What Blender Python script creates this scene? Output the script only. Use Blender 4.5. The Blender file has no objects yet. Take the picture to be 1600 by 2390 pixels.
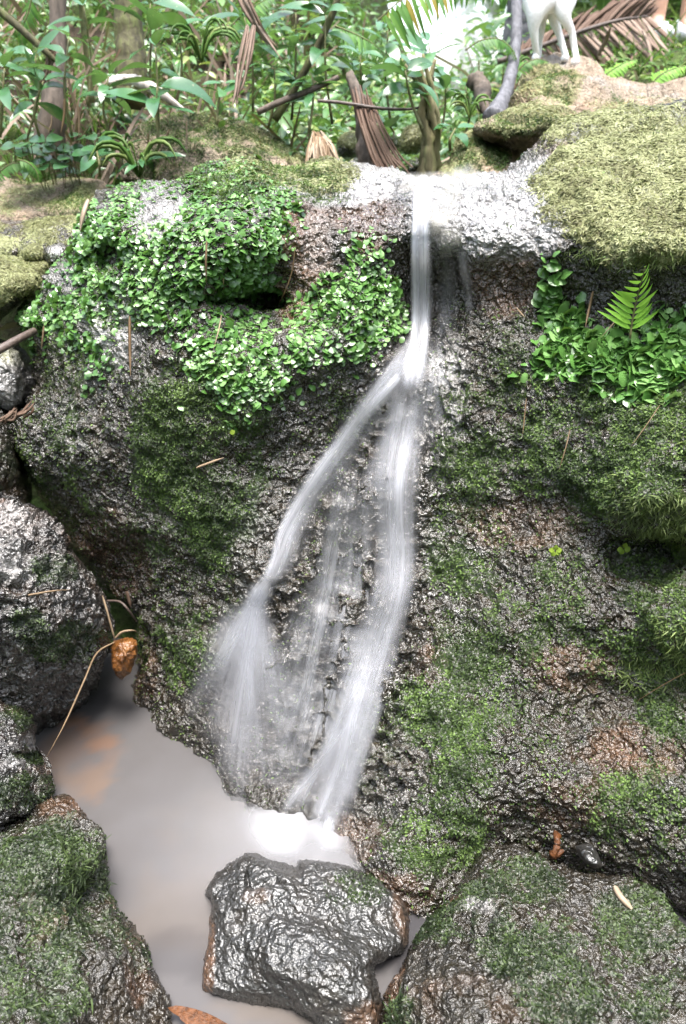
import bpy, math, random
import numpy as np
from mathutils import Vector

# ------------------------------------------------------------------ camera, world, sun
scene = bpy.context.scene
F, CX, CY, CAMZ = 1840.0, 800.0, 1195.0, 1.5
PITCH = math.radians(27)
SP, CP = math.sin(PITCH), math.cos(PITCH)
cd = bpy.data.cameras.new("camera")
cam = bpy.data.objects.new("camera", cd)
scene.collection.objects.link(cam)
cam.location = (0, 0, CAMZ)
cam.rotation_euler = (math.radians(90) - PITCH, 0, 0)
cd.sensor_fit = 'VERTICAL'
cd.sensor_height = 24.0
cd.lens = 24.0 * F / 2390.0
cd.clip_start, cd.clip_end = 0.05, 400
cd.dof.use_dof = True
cd.dof.focus_distance = 1.55
cd.dof.aperture_fstop = 2.6
scene.camera = cam

SUN_EL, SUN_AZ = 80, 165       # soft light from almost straight above
world = bpy.data.worlds.new("World")
scene.world = world
world.use_nodes = True
wn = world.node_tree
sky = wn.nodes.new('ShaderNodeTexSky')
sky.sky_type = 'NISHITA'
sky.sun_disc = False
sky.sun_elevation = math.radians(SUN_EL)
sky.sun_rotation = math.radians(SUN_AZ)
sky.air_density = 1.0
sky.dust_density = 3.0
sky.ozone_density = 1.0
bg = wn.nodes['Background']
bg.inputs['Strength'].default_value = 0.15
hs = wn.nodes.new('ShaderNodeHueSaturation')      # thin overcast: the blue is washed out
hs.inputs['Saturation'].default_value = .6
wn.links.new(sky.outputs[0], hs.inputs['Color'])
wn.links.new(hs.outputs[0], bg.inputs[0])
sl = bpy.data.lights.new("sun", 'SUN')
sl.energy = 1.5
sl.angle = math.radians(24)
sl.color = (1.0, 0.96, 0.9)
sun = bpy.data.objects.new("sun", sl)
scene.collection.objects.link(sun)
_el, _az = math.radians(SUN_EL), math.radians(SUN_AZ)
sd = Vector((math.sin(_az) * math.cos(_el), math.cos(_az) * math.cos(_el), math.sin(_el)))
sun.rotation_euler = sd.to_track_quat('Z', 'Y').to_euler()
scene.view_settings.view_transform = 'Standard'
scene.view_settings.look = 'None'
scene.view_settings.exposure = 2.5
scene.view_settings.gamma = 1.0
scene.cycles.transparent_max_bounces = 24
scene.cycles.max_bounces = 7
scene.cycles.use_denoising = True

random.seed(4)
rng = np.random.default_rng(11)

# ------------------------------------------------------------------ numeric helpers
def at(px, py, Y):
    """point of the place seen at photo pixel (px,py) standing at world depth Y"""
    px, py, Y = np.asarray(px, float), np.asarray(py, float), np.asarray(Y, float)
    u, v = (px - CX) / F, (CY - py) / F
    t = Y / (v * SP + CP)
    return np.stack([u * t, Y + 0 * u, CAMZ + t * (v * CP - SP)], -1)

def atz(px, py, z):
    u, v = (px - CX) / F, (CY - py) / F
    t = (z - CAMZ) / (v * CP - SP)
    return np.array([u * t, t * (v * SP + CP), z])

def hsh(i, j, k, s):
    n = (i * 374761393 + j * 668265263 + k * 2147483647 + s * 1274126177) & 0xffffffff
    n = ((n ^ (n >> 13)) * 1274126177) & 0xffffffff
    n = ((n ^ (n >> 16)) * 2246822519) & 0xffffffff
    return ((n ^ (n >> 15)) & 0xffffff) / float(0xffffff)

def noise(P, seed=0):
    P = np.asarray(P, float)
    I = np.floor(P).astype(np.int64)
    f = P - I
    f = f * f * f * (f * (f * 6 - 15) + 10)
    r = 0
    for a in (0, 1):
        wa = f[:, 0] if a else 1 - f[:, 0]
        for b in (0, 1):
            wb = f[:, 1] if b else 1 - f[:, 1]
            for c in (0, 1):
                wc = f[:, 2] if c else 1 - f[:, 2]
                r = r + wa * wb * wc * hsh(I[:, 0] + a, I[:, 1] + b, I[:, 2] + c, seed)
    return r * 2 - 1

ROT = np.array([[.80, .36, -.48], [-.6, .48, -.64], [0, .8, .6]])
def fbm(P, scale, octv=4, gain=.5, seed=0):
    Q = np.asarray(P) * scale
    a, s, r = 1.0, 0.0, 0
    for o in range(octv):
        r = r + a * noise(Q + 17.3 * o, seed + o)
        s += a
        a *= gain
        Q = (Q * 2.03) @ ROT.T
    return r / s * 1.6

def sst(a, b, x):
    t = np.clip((x - a) / (b - a), 0, 1)
    return t * t * (3 - 2 * t)

def inpoly(px, py, poly):
    poly = np.asarray(poly, float)
    r = np.zeros(px.shape, bool)
    x0, y0 = poly[-1]
    for x1, y1 in poly:
        c = ((y1 > py) != (y0 > py)) & (px < (x0 - x1) * (py - y1) / ((y0 - y1) + 1e-12) + x1)
        r ^= c
        x0, y0 = x1, y1
    return r

def polydist(px, py, poly):
    poly = np.asarray(poly, float)
    best = np.full(px.shape, 1e18)
    bx, by = np.zeros(px.shape), np.zeros(px.shape)
    x0, y0 = poly[-1]
    for x1, y1 in poly:
        dx, dy = x1 - x0, y1 - y0
        t = np.clip(((px - x0) * dx + (py - y0) * dy) / (dx * dx + dy * dy + 1e-9), 0, 1)
        qx, qy = x0 + t * dx, y0 + t * dy
        d = (px - qx) ** 2 + (py - qy) ** 2
        m = d < best
        best[m] = d[m]; bx[m] = qx[m]; by[m] = qy[m]
        x0, y0 = x1, y1
    return np.sqrt(best), bx, by

def pmask(px, py, polys, soft=25):
    r = np.zeros(px.shape)
    for p in polys:
        p = np.asarray(p, float)
        sel = (px > p[:, 0].min() - soft) & (px < p[:, 0].max() + soft) & (py > p[:, 1].min() - soft) & (py < p[:, 1].max() + soft)
        if not sel.any(): continue
        x, y = px[sel], py[sel]
        d, _, _ = polydist(x, y, p)
        d = np.where(inpoly(x, y, p), d, -d)
        r[sel] = np.maximum(r[sel], sst(-soft * .5, soft * .5, d))
    return r

def bmask(px, py, blobs):
    r = np.zeros(px.shape)
    for cx, cy, rx, ry, v in blobs:
        d = ((px - cx) / rx) ** 2 + ((py - cy) / ry) ** 2
        r = np.maximum(r, v * sst(1.3, .3, d))
    return r

def smooth_poly(pts, n=6):
    P = np.asarray(pts, float)
    N = len(P)
    out = []
    for i in range(N):
        a, b, c, d = P[i - 1], P[i], P[(i + 1) % N], P[(i + 2) % N]
        for k in range(n):
            t = k / n
            out.append(.5 * (2 * b + (c - a) * t + (2 * a - 5 * b + 4 * c - d) * t * t + (3 * b - a - 3 * c + d) * t ** 3))
    return np.array(out)

def catmull(pts, n):
    P = np.asarray(pts, float)
    P = np.vstack([2 * P[0] - P[1], P, 2 * P[-1] - P[-2]])
    out = []
    m = len(P) - 3
    for q in np.linspace(0, m - 1e-6, n):
        i = int(q); t = q - i
        a, b, c, d = P[i:i + 4]
        out.append(.5 * (2 * b + (c - a) * t + (2 * a - 5 * b + 4 * c - d) * t * t + (3 * b - a - 3 * c + d) * t ** 3))
    return np.array(out)

class TPS:
    def __init__(s, ctrl, lam=2e-3):
        c = np.array(ctrl, float)
        s.c = c[:, :2] / 500.0
        n = len(c)
        K = s.k(s.c, s.c) + lam * np.eye(n)
        Pm = np.hstack([np.ones((n, 1)), s.c])
        A = np.zeros((n + 3, n + 3))
        A[:n, :n] = K; A[:n, n:] = Pm; A[n:, :n] = Pm.T
        s.w = np.linalg.solve(A, np.concatenate([c[:, 2], [0, 0, 0]]))
    def k(s, a, b):
        d2 = ((a[:, None, :] - b[None, :, :]) ** 2).sum(-1)
        return .5 * d2 * np.log(d2 + 1e-9)
    def __call__(s, px, py):
        q = np.stack([np.ravel(px), np.ravel(py)], -1) / 500.0
        out = np.empty(len(q))
        for i in range(0, len(q), 40000):
            b = q[i:i + 40000]
            out[i:i + 40000] = s.k(b, s.c) @ s.w[:-3] + s.w[-3] + b @ s.w[-2:]
        return out.reshape(np.shape(px))

def unit(v):
    return v / (np.linalg.norm(v, axis=-1, keepdims=True) + 1e-12)

def vnormals(V, Fc):
    Fc = np.asarray(Fc)
    a, b, c = V[Fc[:, 0]], V[Fc[:, 1]], V[Fc[:, 2]]
    n = np.cross(b - a, c - a)
    if Fc.shape[1] == 4:
        n = np.cross(V[Fc[:, 2]] - a, V[Fc[:, 3]] - b)
    N = np.zeros_like(V)
    for k in range(Fc.shape[1]):
        for ax in range(3):
            N[:, ax] += np.bincount(Fc[:, k], n[:, ax], len(V))
    return unit(N)

# ------------------------------------------------------------------ object helpers
def make(name, V, faces, mat, parent=None, attrs=None, smooth=True):
    """ONE mesh object from a vertex array and a list of face index arrays"""
    me = bpy.data.meshes.new(name)
    V = np.asarray(V, np.float32)
    fl = [np.asarray(f, np.int32) for f in (faces if isinstance(faces, list) else [faces]) if len(f)]
    me.vertices.add(len(V))
    me.vertices.foreach_set('co', V.ravel())
    loops = np.concatenate([f.ravel() for f in fl])
    sizes = np.concatenate([np.full(len(f), f.shape[1], np.int32) for f in fl])
    me.loops.add(len(loops))
    me.loops.foreach_set('vertex_index', loops)
    me.polygons.add(len(sizes))
    me.polygons.foreach_set('loop_start', np.concatenate([[0], np.cumsum(sizes)[:-1]]).astype(np.int32))
    me.polygons.foreach_set('use_smooth', np.full(len(sizes), smooth))
    for k, a in (attrs or {}).items():
        a = np.asarray(a, np.float32)
        if a.ndim == 1:
            me.attributes.new(k, 'FLOAT', 'POINT').data.foreach_set('value', a)
        else:
            me.attributes.new(k, 'FLOAT_VECTOR', 'POINT').data.foreach_set('vector', a.ravel())
    me.update(calc_edges=True)
    me.materials.append(mat)
    o = bpy.data.objects.new(name, me)
    scene.collection.objects.link(o)
    if parent: o.parent = parent
    return o

def tag(o, label=None, cat=None, group=None, kind=None):
    if label: o['label'] = label
    if cat: o['category'] = cat
    if group: o['group'] = group
    if kind: o['kind'] = kind
    return o

def empty(name, loc, label, cat, group=None):
    o = bpy.data.objects.new(name, None)
    o.empty_display_size = .05
    scene.collection.objects.link(o)
    o.location = [float(q) for q in loc]
    return tag(o, label, cat, group)

class MB:
    """collects pieces into one mesh"""
    def __init__(s): s.V, s.Q, s.T, s.R, s.n = [], [], [], [], 0
    def add(s, V, Q=None, T=None, r=0.0):
        V = np.asarray(V, float)
        s.V.append(V)
        if Q is not None and len(Q): s.Q.append(np.asarray(Q) + s.n)
        if T is not None and len(T): s.T.append(np.asarray(T) + s.n)
        s.R.append(np.full(len(V), r) if np.isscalar(r) else r)
        s.n += len(V)
    def build(s, name, mat, parent=None, smooth=True):
        V = np.concatenate(s.V)
        if parent is not None: V = V - np.array(parent.location)
        fs = []
        if s.Q: fs.append(np.concatenate(s.Q))
        if s.T: fs.append(np.concatenate(s.T))
        return make(name, V, fs, mat, parent, {'rnd': np.concatenate(s.R)}, smooth)

def tube(mb, pts, radii, n=7, r=0.5, rough=0, seg=None):
    P = np.asarray(pts, float)
    radii = np.broadcast_to(np.asarray(radii, float), (len(P),)) if np.ndim(radii) == 0 else np.asarray(radii, float)
    if seg:
        R = catmull(np.stack([radii, radii, radii], -1), seg)[:, 0]
        P = catmull(P, seg); radii = np.maximum(R, 1e-4)
    m = len(P)
    T = unit(np.gradient(P, axis=0))
    ref = np.array([.31, .93, .2])
    A = unit(np.cross(T, ref)); B = np.cross(T, A)
    ang = np.arange(n) / n * 2 * np.pi
    rr = radii[:, None] * (1 + rough * rng.normal(size=(m, n)))
    V = P[:, None, :] + rr[..., None] * (np.cos(ang)[None, :, None] * A[:, None] + np.sin(ang)[None, :, None] * B[:, None])
    i = np.arange(m - 1)[:, None] * n; j = np.arange(n)[None, :]; j2 = (j + 1) % n
    Q = np.stack([i + j, i + j2, i + n + j2, i + n + j], -1).reshape(-1, 4)
    V = np.vstack([V.reshape(-1, 3), P[:1], P[-1:]])
    k = np.arange(n); k2 = (k + 1) % n
    Tt = np.vstack([np.stack([k2, k, np.full(n, m * n)], -1), np.stack([(m - 1) * n + k, (m - 1) * n + k2, np.full(n, m * n + 1)], -1)])
    mb.add(V, Q, Tt, r)

def leaf(mb, base, d, up, L, W, droop=.25, fold=.15, r=.5, n=8, blunt=.85, wav=0.0):
    """a broad leaf: a blade with a folded midrib that arches over"""
    d = unit(np.asarray(d, float)); up = np.asarray(up, float)
    up = unit(up - d * (up @ d)); side = np.cross(d, up)
    s = np.linspace(0, 1, n)
    w = W * np.maximum(np.sin(np.pi * np.clip(s, 0, 1) ** blunt), 0) ** .75
    w[0] = W * .06; w[-1] = W * .02
    th = droop * s * 1.6
    c = np.cumsum(np.stack([np.cos(th), -np.sin(th)], -1), 0); c = (c - c[0]) * L / n
    C = np.asarray(base) + c[:, :1] * d + c[:, 1:] * up
    wv = wav * W * np.sin(s * 9 + r * 30)[:, None] * up
    Lf = C + w[:, None] * side + (fold * w)[:, None] * up + wv
    Rt = C - w[:, None] * side + (fold * w)[:, None] * up - wv
    V = np.stack([Lf, C, Rt], 1).reshape(-1, 3)
    i = np.arange(n - 1) * 3
    Q = np.vstack([np.stack([i, i + 1, i + 4, i + 3], -1), np.stack([i + 1, i + 2, i + 5, i + 4], -1)])
    mb.add(V, Q, None, r)

def blade(mb, pts, w, r=.5, nrm=(0, -1, .3), seg=10, tip=.1):
    """a flat strip (grass, straw, dry leaf) with a shallow fold so it has depth"""
    P = catmull(pts, seg)
    T = unit(np.gradient(P, axis=0))
    S = unit(np.cross(T, np.asarray(nrm, float)))
    Nn = np.cross(S, T)
    s = np.linspace(0, 1, seg)
    ww = w * np.minimum(1, np.minimum((1 - s) * 3 + tip, s * 5 + .5))[:, None]
    V = np.stack([P + S * ww, P + Nn * ww * .14, P - S * ww, P - Nn * ww * .04], 1).reshape(-1, 3)
    i = np.arange(seg - 1)[:, None] * 4; j = np.arange(4)[None]; j2 = (j + 1) % 4
    Q = np.stack([i + j, i + j2, i + 4 + j2, i + 4 + j], -1).reshape(-1, 4)
    mb.add(V, Q, [], r)

def scatter(tmplV, tmplF, P, D, U, S, R):
    """tmpl (x side, y along, z up) placed at P with direction D and up U, sizes S; returns V, F, rnd"""
    D = unit(D); U = unit(U - D * (U * D).sum(-1, keepdims=True)); X = np.cross(D, U)
    t = np.asarray(tmplV, float)
    S = np.asarray(S)
    if S.ndim == 1: S = np.stack([S, S, S], -1)
    V = P[:, None] + (t[None, :, 0:1] * S[:, None, 0:1]) * X[:, None] + (t[None, :, 1:2] * S[:, None, 1:2]) * D[:, None] + (t[None, :, 2:3] * S[:, None, 2:3]) * U[:, None]
    n, k = len(P), len(t)
    fs = []
    for f in tmplF:
        f = np.asarray(f)
        fs.append((f[None] + (np.arange(n) * k)[:, None, None]).reshape(-1, f.shape[1]))
    return V.reshape(-1, 3), fs, np.repeat(R, k)

# ------------------------------------------------------------------ materials
def mat_new(name):
    m = bpy.data.materials.new(name)
    m.use_nodes = True
    nt = m.node_tree
    return m, nt, nt.nodes, nt.links, nt.nodes['Principled BSDF']

def nd(nt, t, **kw):
    n = nt.nodes.new(t)
    for k, v in kw.items():
        if k in n.inputs: n.inputs[k].default_value = v
        else: setattr(n, k, v)
    return n

def ramp(nt, fac, stops):
    r = nt.nodes.new('ShaderNodeValToRGB')
    e = r.color_ramp.elements
    while len(e) < len(stops): e.new(.5)
    for el, (p, c) in zip(e, stops):
        el.position = p
        el.color = (c[0], c[1], c[2], 1) if not np.isscalar(c) else (c, c, c, 1)
    nt.links.new(fac, r.inputs[0])
    return r.outputs[0]

def mix(nt, fac, a, b):
    m = nt.nodes.new('ShaderNodeMix'); m.data_type = 'RGBA'
    for s, v in ((0, fac), (6, a), (7, b)):
        if isinstance(v, (tuple, list)): m.inputs[s].default_value = (*v, 1)
        elif np.isscalar(v): m.inputs[s].default_value = v
        else: nt.links.new(v, m.inputs[s])
    return m.outputs[2]

def math_(nt, op, a, b=0.0, clamp=False):
    m = nt.nodes.new('ShaderNodeMath'); m.operation = op; m.use_clamp = clamp
    for s, v in ((0, a), (1, b)):
        if np.isscalar(v): m.inputs[s].default_value = v
        else: nt.links.new(v, m.inputs[s])
    return m.outputs[0]

def attr(nt, name):
    a = nt.nodes.new('ShaderNodeAttribute'); a.attribute_name = name
    return a.outputs['Fac']

def tex(nt, scale, detail=4, rough=.55, kind='ShaderNodeTexNoise', coord='Object', stretch=None):
    tc = nt.nodes.new('ShaderNodeTexCoord')
    n = nt.nodes.new(kind)
    n.inputs['Scale'].default_value = scale
    if 'Detail' in n.inputs: n.inputs['Detail'].default_value = detail
    if 'Roughness' in n.inputs: n.inputs['Roughness'].default_value = rough
    src = tc.outputs[coord]
    if stretch:
        mp = nt.nodes.new('ShaderNodeMapping'); mp.inputs['Scale'].default_value = stretch
        nt.links.new(src, mp.inputs[0]); src = mp.outputs[0]
    nt.links.new(src, n.inputs['Vector'])
    return n.outputs[0]

def rock_mat(name, dark=(.007, .0055, .0035), mid=(.044, .037, .025), warm=(.052, .034, .016), rough=.22, spec=.75, bump=.017):
    m, nt, N, L, b = mat_new(name)
    n1 = tex(nt, 16, 6, .65); n2 = tex(nt, 70, 5, .7); n3 = tex(nt, 170, 3, .7)
    v1 = tex(nt, 85, kind='ShaderNodeTexVoronoi')
    c = ramp(nt, n2, [(.3, dark), (.5, tuple((np.array(dark) + mid) / 2)), (.7, mid)])
    c = mix(nt, ramp(nt, n1, [(.48, 0.), (.72, .6)]), c, warm)
    c = mix(nt, ramp(nt, n3, [(.55, 0.), (.75, .25)]), c, (.075, .070, .060))
    rust = math_(nt, 'MULTIPLY', attr(nt, 'rust'), ramp(nt, n2, [(.25, .35), (.6, 1.)]))
    c = mix(nt, rust, c, ramp(nt, n3, [(.3, (.055, .026, .012)), (.7, (.17, .088, .045))]))
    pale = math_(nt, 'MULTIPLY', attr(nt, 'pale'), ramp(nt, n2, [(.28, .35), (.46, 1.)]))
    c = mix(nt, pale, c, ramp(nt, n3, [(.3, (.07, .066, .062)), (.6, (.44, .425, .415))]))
    mm = math_(nt, 'MULTIPLY', attr(nt, 'moss'), ramp(nt, n3, [(.36, .22), (.58, 1.)]), True)
    c = mix(nt, mm, c, ramp(nt, n3, [(.3, (.012, .022, .008)), (.62, (.060, .095, .030))]))
    yy = math_(nt, 'MULTIPLY', attr(nt, 'ymoss'), ramp(nt, n2, [(.25, .35), (.5, 1.)]), True)
    c = mix(nt, yy, c, ramp(nt, n3, [(.3, (.085, .085, .022)), (.65, (.24, .25, .075))]))
    c = mix(nt, ramp(nt, tex(nt, 6, 4, .6), [(.40, .5), (.60, 0.)]), c, mix(nt, .25, dark, c))      # soaked, darker stone in broad patches
    L.new(c, b.inputs['Base Color'])
    ry = math_(nt, 'MAXIMUM', attr(nt, 'moss'), attr(nt, 'ymoss'))
    rr = math_(nt, 'ADD', rough, math_(nt, 'MULTIPLY', ry, .22))
    rr = math_(nt, 'SUBTRACT', rr, math_(nt, 'MULTIPLY', attr(nt, 'wet'), .06), True)
    L.new(rr, b.inputs['Roughness'])
    L.new(math_(nt, 'ADD', .04, math_(nt, 'MULTIPLY', attr(nt, 'wet'), .5), True), b.inputs['Coat Weight'])
    b.inputs['Coat Roughness'].default_value = .10; b.inputs['Coat IOR'].default_value = 1.7
    b.inputs['Specular IOR Level'].default_value = spec
    b.inputs['IOR'].default_value = 1.75 if spec > .95 else 1.6      # a skin of water over the stone
    h = math_(nt, 'ADD', math_(nt, 'MULTIPLY', tex(nt, 85, 1, .5), .9), math_(nt, 'MULTIPLY', tex(nt, 38, 1, .5), .7))
    h = math_(nt, 'ADD', h, math_(nt, 'MULTIPLY', v1, .22))
    bp = nd(nt, 'ShaderNodeBump', Strength=1.0, Distance=bump)
    L.new(h, bp.inputs['Height']); L.new(bp.outputs[0], b.inputs['Normal']); L.new(bp.outputs[0], b.inputs['Coat Normal'])
    return m

def leaf_mat(name, stops, rough=.4, trans=.35, spec=.5, spots=False, coat=0):
    m, nt, N, L, b = mat_new(name)
    c = ramp(nt, attr(nt, 'rnd'), stops)
    n = tex(nt, 40, 3)
    c = mix(nt, ramp(nt, n, [(.35, 0.), (.75, .35)]), c, tuple(np.array(stops[0][1]) * .7))
    if spots:
        v = tex(nt, 70, 2)
        c = mix(nt, ramp(nt, v, [(.70, 0.), (.74, .5)]), c, (.35, .33, .20))
    L.new(c, b.inputs['Base Color'])
    b.inputs['Roughness'].default_value = rough
    b.inputs['Specular IOR Level'].default_value = spec
    tr = nd(nt, 'ShaderNodeBsdfTranslucent')
    L.new(mix(nt, .5, c, (.12, .20, .02)), tr.inputs[0])
    ms = nd(nt, 'ShaderNodeMixShader'); ms.inputs[0].default_value = trans
    L.new(b.outputs[0], ms.inputs[1]); L.new(tr.outputs[0], ms.inputs[2])
    L.new(ms.outputs[0], N['Material Output'].inputs[0])
    return m

def plain_mat(name, stops, rough=.6, scale=60, stretch=None, bump=.4, spec=.35):
    m, nt, N, L, b = mat_new(name)
    n = tex(nt, scale, 5, .65, stretch=stretch)
    L.new(ramp(nt, n, stops), b.inputs['Base Color'])
    b.inputs['Roughness'].default_value = rough
    b.inputs['Specular IOR Level'].default_value = spec
    bp = nd(nt, 'ShaderNodeBump', Strength=bump, Distance=.01)
    L.new(n, bp.inputs['Height']); L.new(bp.outputs[0], b.inputs['Normal'])
    return m

M = {}
M['rock'] = rock_mat('wet_rock')
M['greyrock'] = rock_mat('grey_wet_rock', (.010, .0098, .009), (.048, .047, .044), (.040, .030, .020), .30, .8, .0085)
M['browngrey'] = rock_mat('pitted_rock', (.008, .0075, .007), (.046, .042, .038), (.062, .034, .017), .16, .9)
M['earth'] = rock_mat('mossy_earth', (.11, .085, .06), (.36, .29, .215), (.38, .27, .18), .8, .2)
M['orange'] = plain_mat('ochre_stone', [(.3, (.05, .020, .006)), (.5, (.13, .050, .013)), (.75, (.24, .11, .032))], .3, 45, bump=.5, spec=.6)
M['liverwort'] = leaf_mat('liverwort', [(0, (.045, .11, .022)), (.5, (.11, .26, .055)), (1, (.25, .44, .15))], .30, .3, .8)
M['moss'] = leaf_mat('moss', [(0, (.022, .036, .012)), (.6, (.06, .10, .026)), (1, (.17, .26, .07))], .55, .3, .3)
M['ymoss'] = leaf_mat('yellow_moss', [(0, (.09, .085, .035)), (.5, (.215, .225, .10)), (1, (.38, .40, .21))], .6, .3, .3)
M['straggle'] = leaf_mat('straggly_moss', [(0, (.045, .055, .022)), (.5, (.10, .14, .045)), (1, (.22, .28, .09))], .55, .3, .3)
M['dmoss'] = leaf_mat('dark_moss', [(0, (.010, .015, .007)), (.6, (.028, .044, .017)), (1, (.085, .125, .042))], .5, .3, .4)
M['leaf'] = leaf_mat('broad_leaf', [(0, (.035, .105, .038)), (.45, (.062, .175, .065)), (.8, (.10, .23, .075)), (.9, (.14, .27, .035)), (1, (.30, .42, .03))], .27, .3, .9, True)
M['under'] = leaf_mat('undergrowth_leaf', [(0, (.03, .08, .024)), (.5, (.075, .185, .05)), (.85, (.16, .30, .075)), (1, (.28, .33, .08))], .32, .35, .8)
M['fern'] = leaf_mat('fern', [(0, (.05, .14, .03)), (.6, (.10, .24, .04)), (.85, (.20, .36, .05)), (1, (.36, .22, .03))], .5, .4, .4)
M['brightfern'] = leaf_mat('bright_fern', [(0, (.18, .42, .05)), (.75, (.32, .62, .08)), (.85, (.30, .24, .03)), (1, (.28, .15, .02))], .5, .45, .4)
M['grass'] = leaf_mat('grass', [(0, (.05, .12, .02)), (.6, (.11, .22, .04)), (1, (.24, .28, .09))], .5, .4, .4)
M['straw'] = leaf_mat('straw', [(0, (.12, .07, .035)), (.5, (.24, .16, .09)), (1, (.42, .33, .24))], .6, .2, .3)
M['dryleaf'] = leaf_mat('dry_leaf', [(0, (.10, .055, .035)), (.5, (.22, .15, .11)), (1, (.40, .31, .25))], .65, .2, .3)
M['stem'] = plain_mat('stem', [(.3, (.05, .06, .02)), (.7, (.16, .15, .06))], .6, 60)
M['bark'] = plain_mat('bark', [(.3, (.035, .028, .022)), (.7, (.16, .125, .10))], .75, 40, (1, 1, .15), .8)
M['greybark'] = plain_mat('grey_bark', [(.3, (.045, .045, .05)), (.7, (.15, .15, .165))], .7, 50, (1, 1, .1), .7)
M['mossybark'] = plain_mat('mossy_bark', [(.3, (.06, .05, .025)), (.5, (.17, .15, .075)), (.7, (.24, .25, .10))], .8, 35, (1, 1, .2), .9)
M['darkmossbark'] = plain_mat('dark_mossy_bark', [(.3, (.03, .026, .015)), (.5, (.07, .065, .03)), (.7, (.11, .13, .04))], .8, 35, (1, 1, .3), 1.0)
M['palewood'] = plain_mat('bleached_wood', [(.3, (.30, .24, .20)), (.6, (.62, .56, .52))], .65, 30, (1, 1, .3), .5)
M['twig'] = plain_mat('twig', [(.3, (.04, .03, .025)), (.7, (.12, .09, .075))], .45, 60)
M['rustwood'] = plain_mat('rusty_root', [(.3, (.03, .012, .005)), (.6, (.12, .045, .015))], .35, 70, bump=.8)
M['fur'] = plain_mat('white_fur', [(.3, (.70, .68, .66)), (.7, (.86, .85, .84))], .8, 120, bump=.3)
M['skin'] = plain_mat('skin', [(.3, (.50, .29, .20)), (.7, (.58, .35, .25))], .5, 60, bump=.05)
M['shoe'] = plain_mat('white_shoe', [(.3, (.70, .70, .72)), (.7, (.80, .80, .82))], .6, 60, bump=.05)
M['cloth'] = plain_mat('grey_cloth', [(.3, (.20, .21, .24)), (.7, (.25, .26, .29))], .85, 300, bump=.2)
M['hair'] = plain_mat('dark_hair', [(.3, (.02, .015, .012)), (.7, (.04, .03, .025))], .5, 200)
M['dogdark'] = plain_mat('dark_nose', [(.3, (.02, .018, .018)), (.7, (.03, .028, .028))], .35, 80)

def ground_mat():
    m, nt, N, L, b = mat_new('forest_floor')
    n1 = tex(nt, 3.2, 6, .65); n2 = tex(nt, 30, 5, .7); n3 = tex(nt, 130, 3, .7)
    c = ramp(nt, n2, [(.3, (.016, .012, .009)), (.6, (.06, .043, .028)), (.8, (.12, .085, .055))])
    g = ramp(nt, n3, [(.3, (.025, .05, .010)), (.65, (.09, .15, .03))])
    c = mix(nt, ramp(nt, n1, [(.42, 0.), (.58, .9)]), c, g)
    L.new(c, b.inputs['Base Color']); b.inputs['Roughness'].default_value = .9
    b.inputs['Specular IOR Level'].default_value = .2
    bp = nd(nt, 'ShaderNodeBump', Strength=.8, Distance=.04)
    L.new(n2, bp.inputs['Height']); L.new(bp.outputs[0], b.inputs['Normal'])
    return m
M['ground'] = ground_mat()

def flow_mat(name, base=.30, gain=1.5, col=(.86, .87, .92)):
    """silky running water: white, streaked along the flow, thin at its edges"""
    m, nt, N, L, b = mat_new(name)
    a = nt.nodes.new('ShaderNodeAttribute'); a.attribute_name = 'flow'
    def nz(sx, sy, det=3):
        mp = nt.nodes.new('ShaderNodeMapping'); mp.inputs['Scale'].default_value = (sx, sy, 1)
        L.new(a.outputs['Vector'], mp.inputs[0])
        n = nt.nodes.new('ShaderNodeTexNoise'); n.inputs['Scale'].default_value = 1; n.inputs['Detail'].default_value = det
        L.new(mp.outputs[0], n.inputs['Vector'])
        return n.outputs[0]
    st = math_(nt, 'ADD', math_(nt, 'MULTIPLY', nz(240, 1.8), .30), math_(nt, 'ADD', math_(nt, 'MULTIPLY', nz(75, 2.6), .45), math_(nt, 'MULTIPLY', nz(26, 4.5), .5)))
    st = ramp(nt, st, [(.44, 0.), (.92, 1.)])
    al = math_(nt, 'ADD', base, math_(nt, 'MULTIPLY', st, gain))
    al = math_(nt, 'MULTIPLY', al, attr(nt, 'dens'), True)
    tp = nd(nt, 'ShaderNodeBsdfTransparent')
    df = nd(nt, 'ShaderNodeBsdfDiffuse', Color=(*col, 1))
    tl = nd(nt, 'ShaderNodeBsdfTranslucent', Color=(*col, 1))
    gl = nd(nt, 'ShaderNodeBsdfGlossy', Roughness=.35, Color=(1, 1, 1, 1))
    m1 = nd(nt, 'ShaderNodeMixShader'); m1.inputs[0].default_value = .5
    L.new(df.outputs[0], m1.inputs[1]); L.new(tl.outputs[0], m1.inputs[2])
    m2 = nd(nt, 'ShaderNodeMixShader'); m2.inputs[0].default_value = .12
    L.new(m1.outputs[0], m2.inputs[1]); L.new(gl.outputs[0], m2.inputs[2])
    m3 = nd(nt, 'ShaderNodeMixShader')
    L.new(al, m3.inputs[0]); L.new(tp.outputs[0], m3.inputs[1]); L.new(m2.outputs[0], m3.inputs[2])
    L.new(m3.outputs[0], N['Material Output'].inputs[0])
    return m
M['flow'] = flow_mat('falling_water', .16, 1.25, (.60, .61, .66))
M['veil'] = flow_mat('thin_water', .06, .65, (.52, .53, .57))
M['foam'] = flow_mat('foam', .95, .1, (.50, .50, .52))

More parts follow.
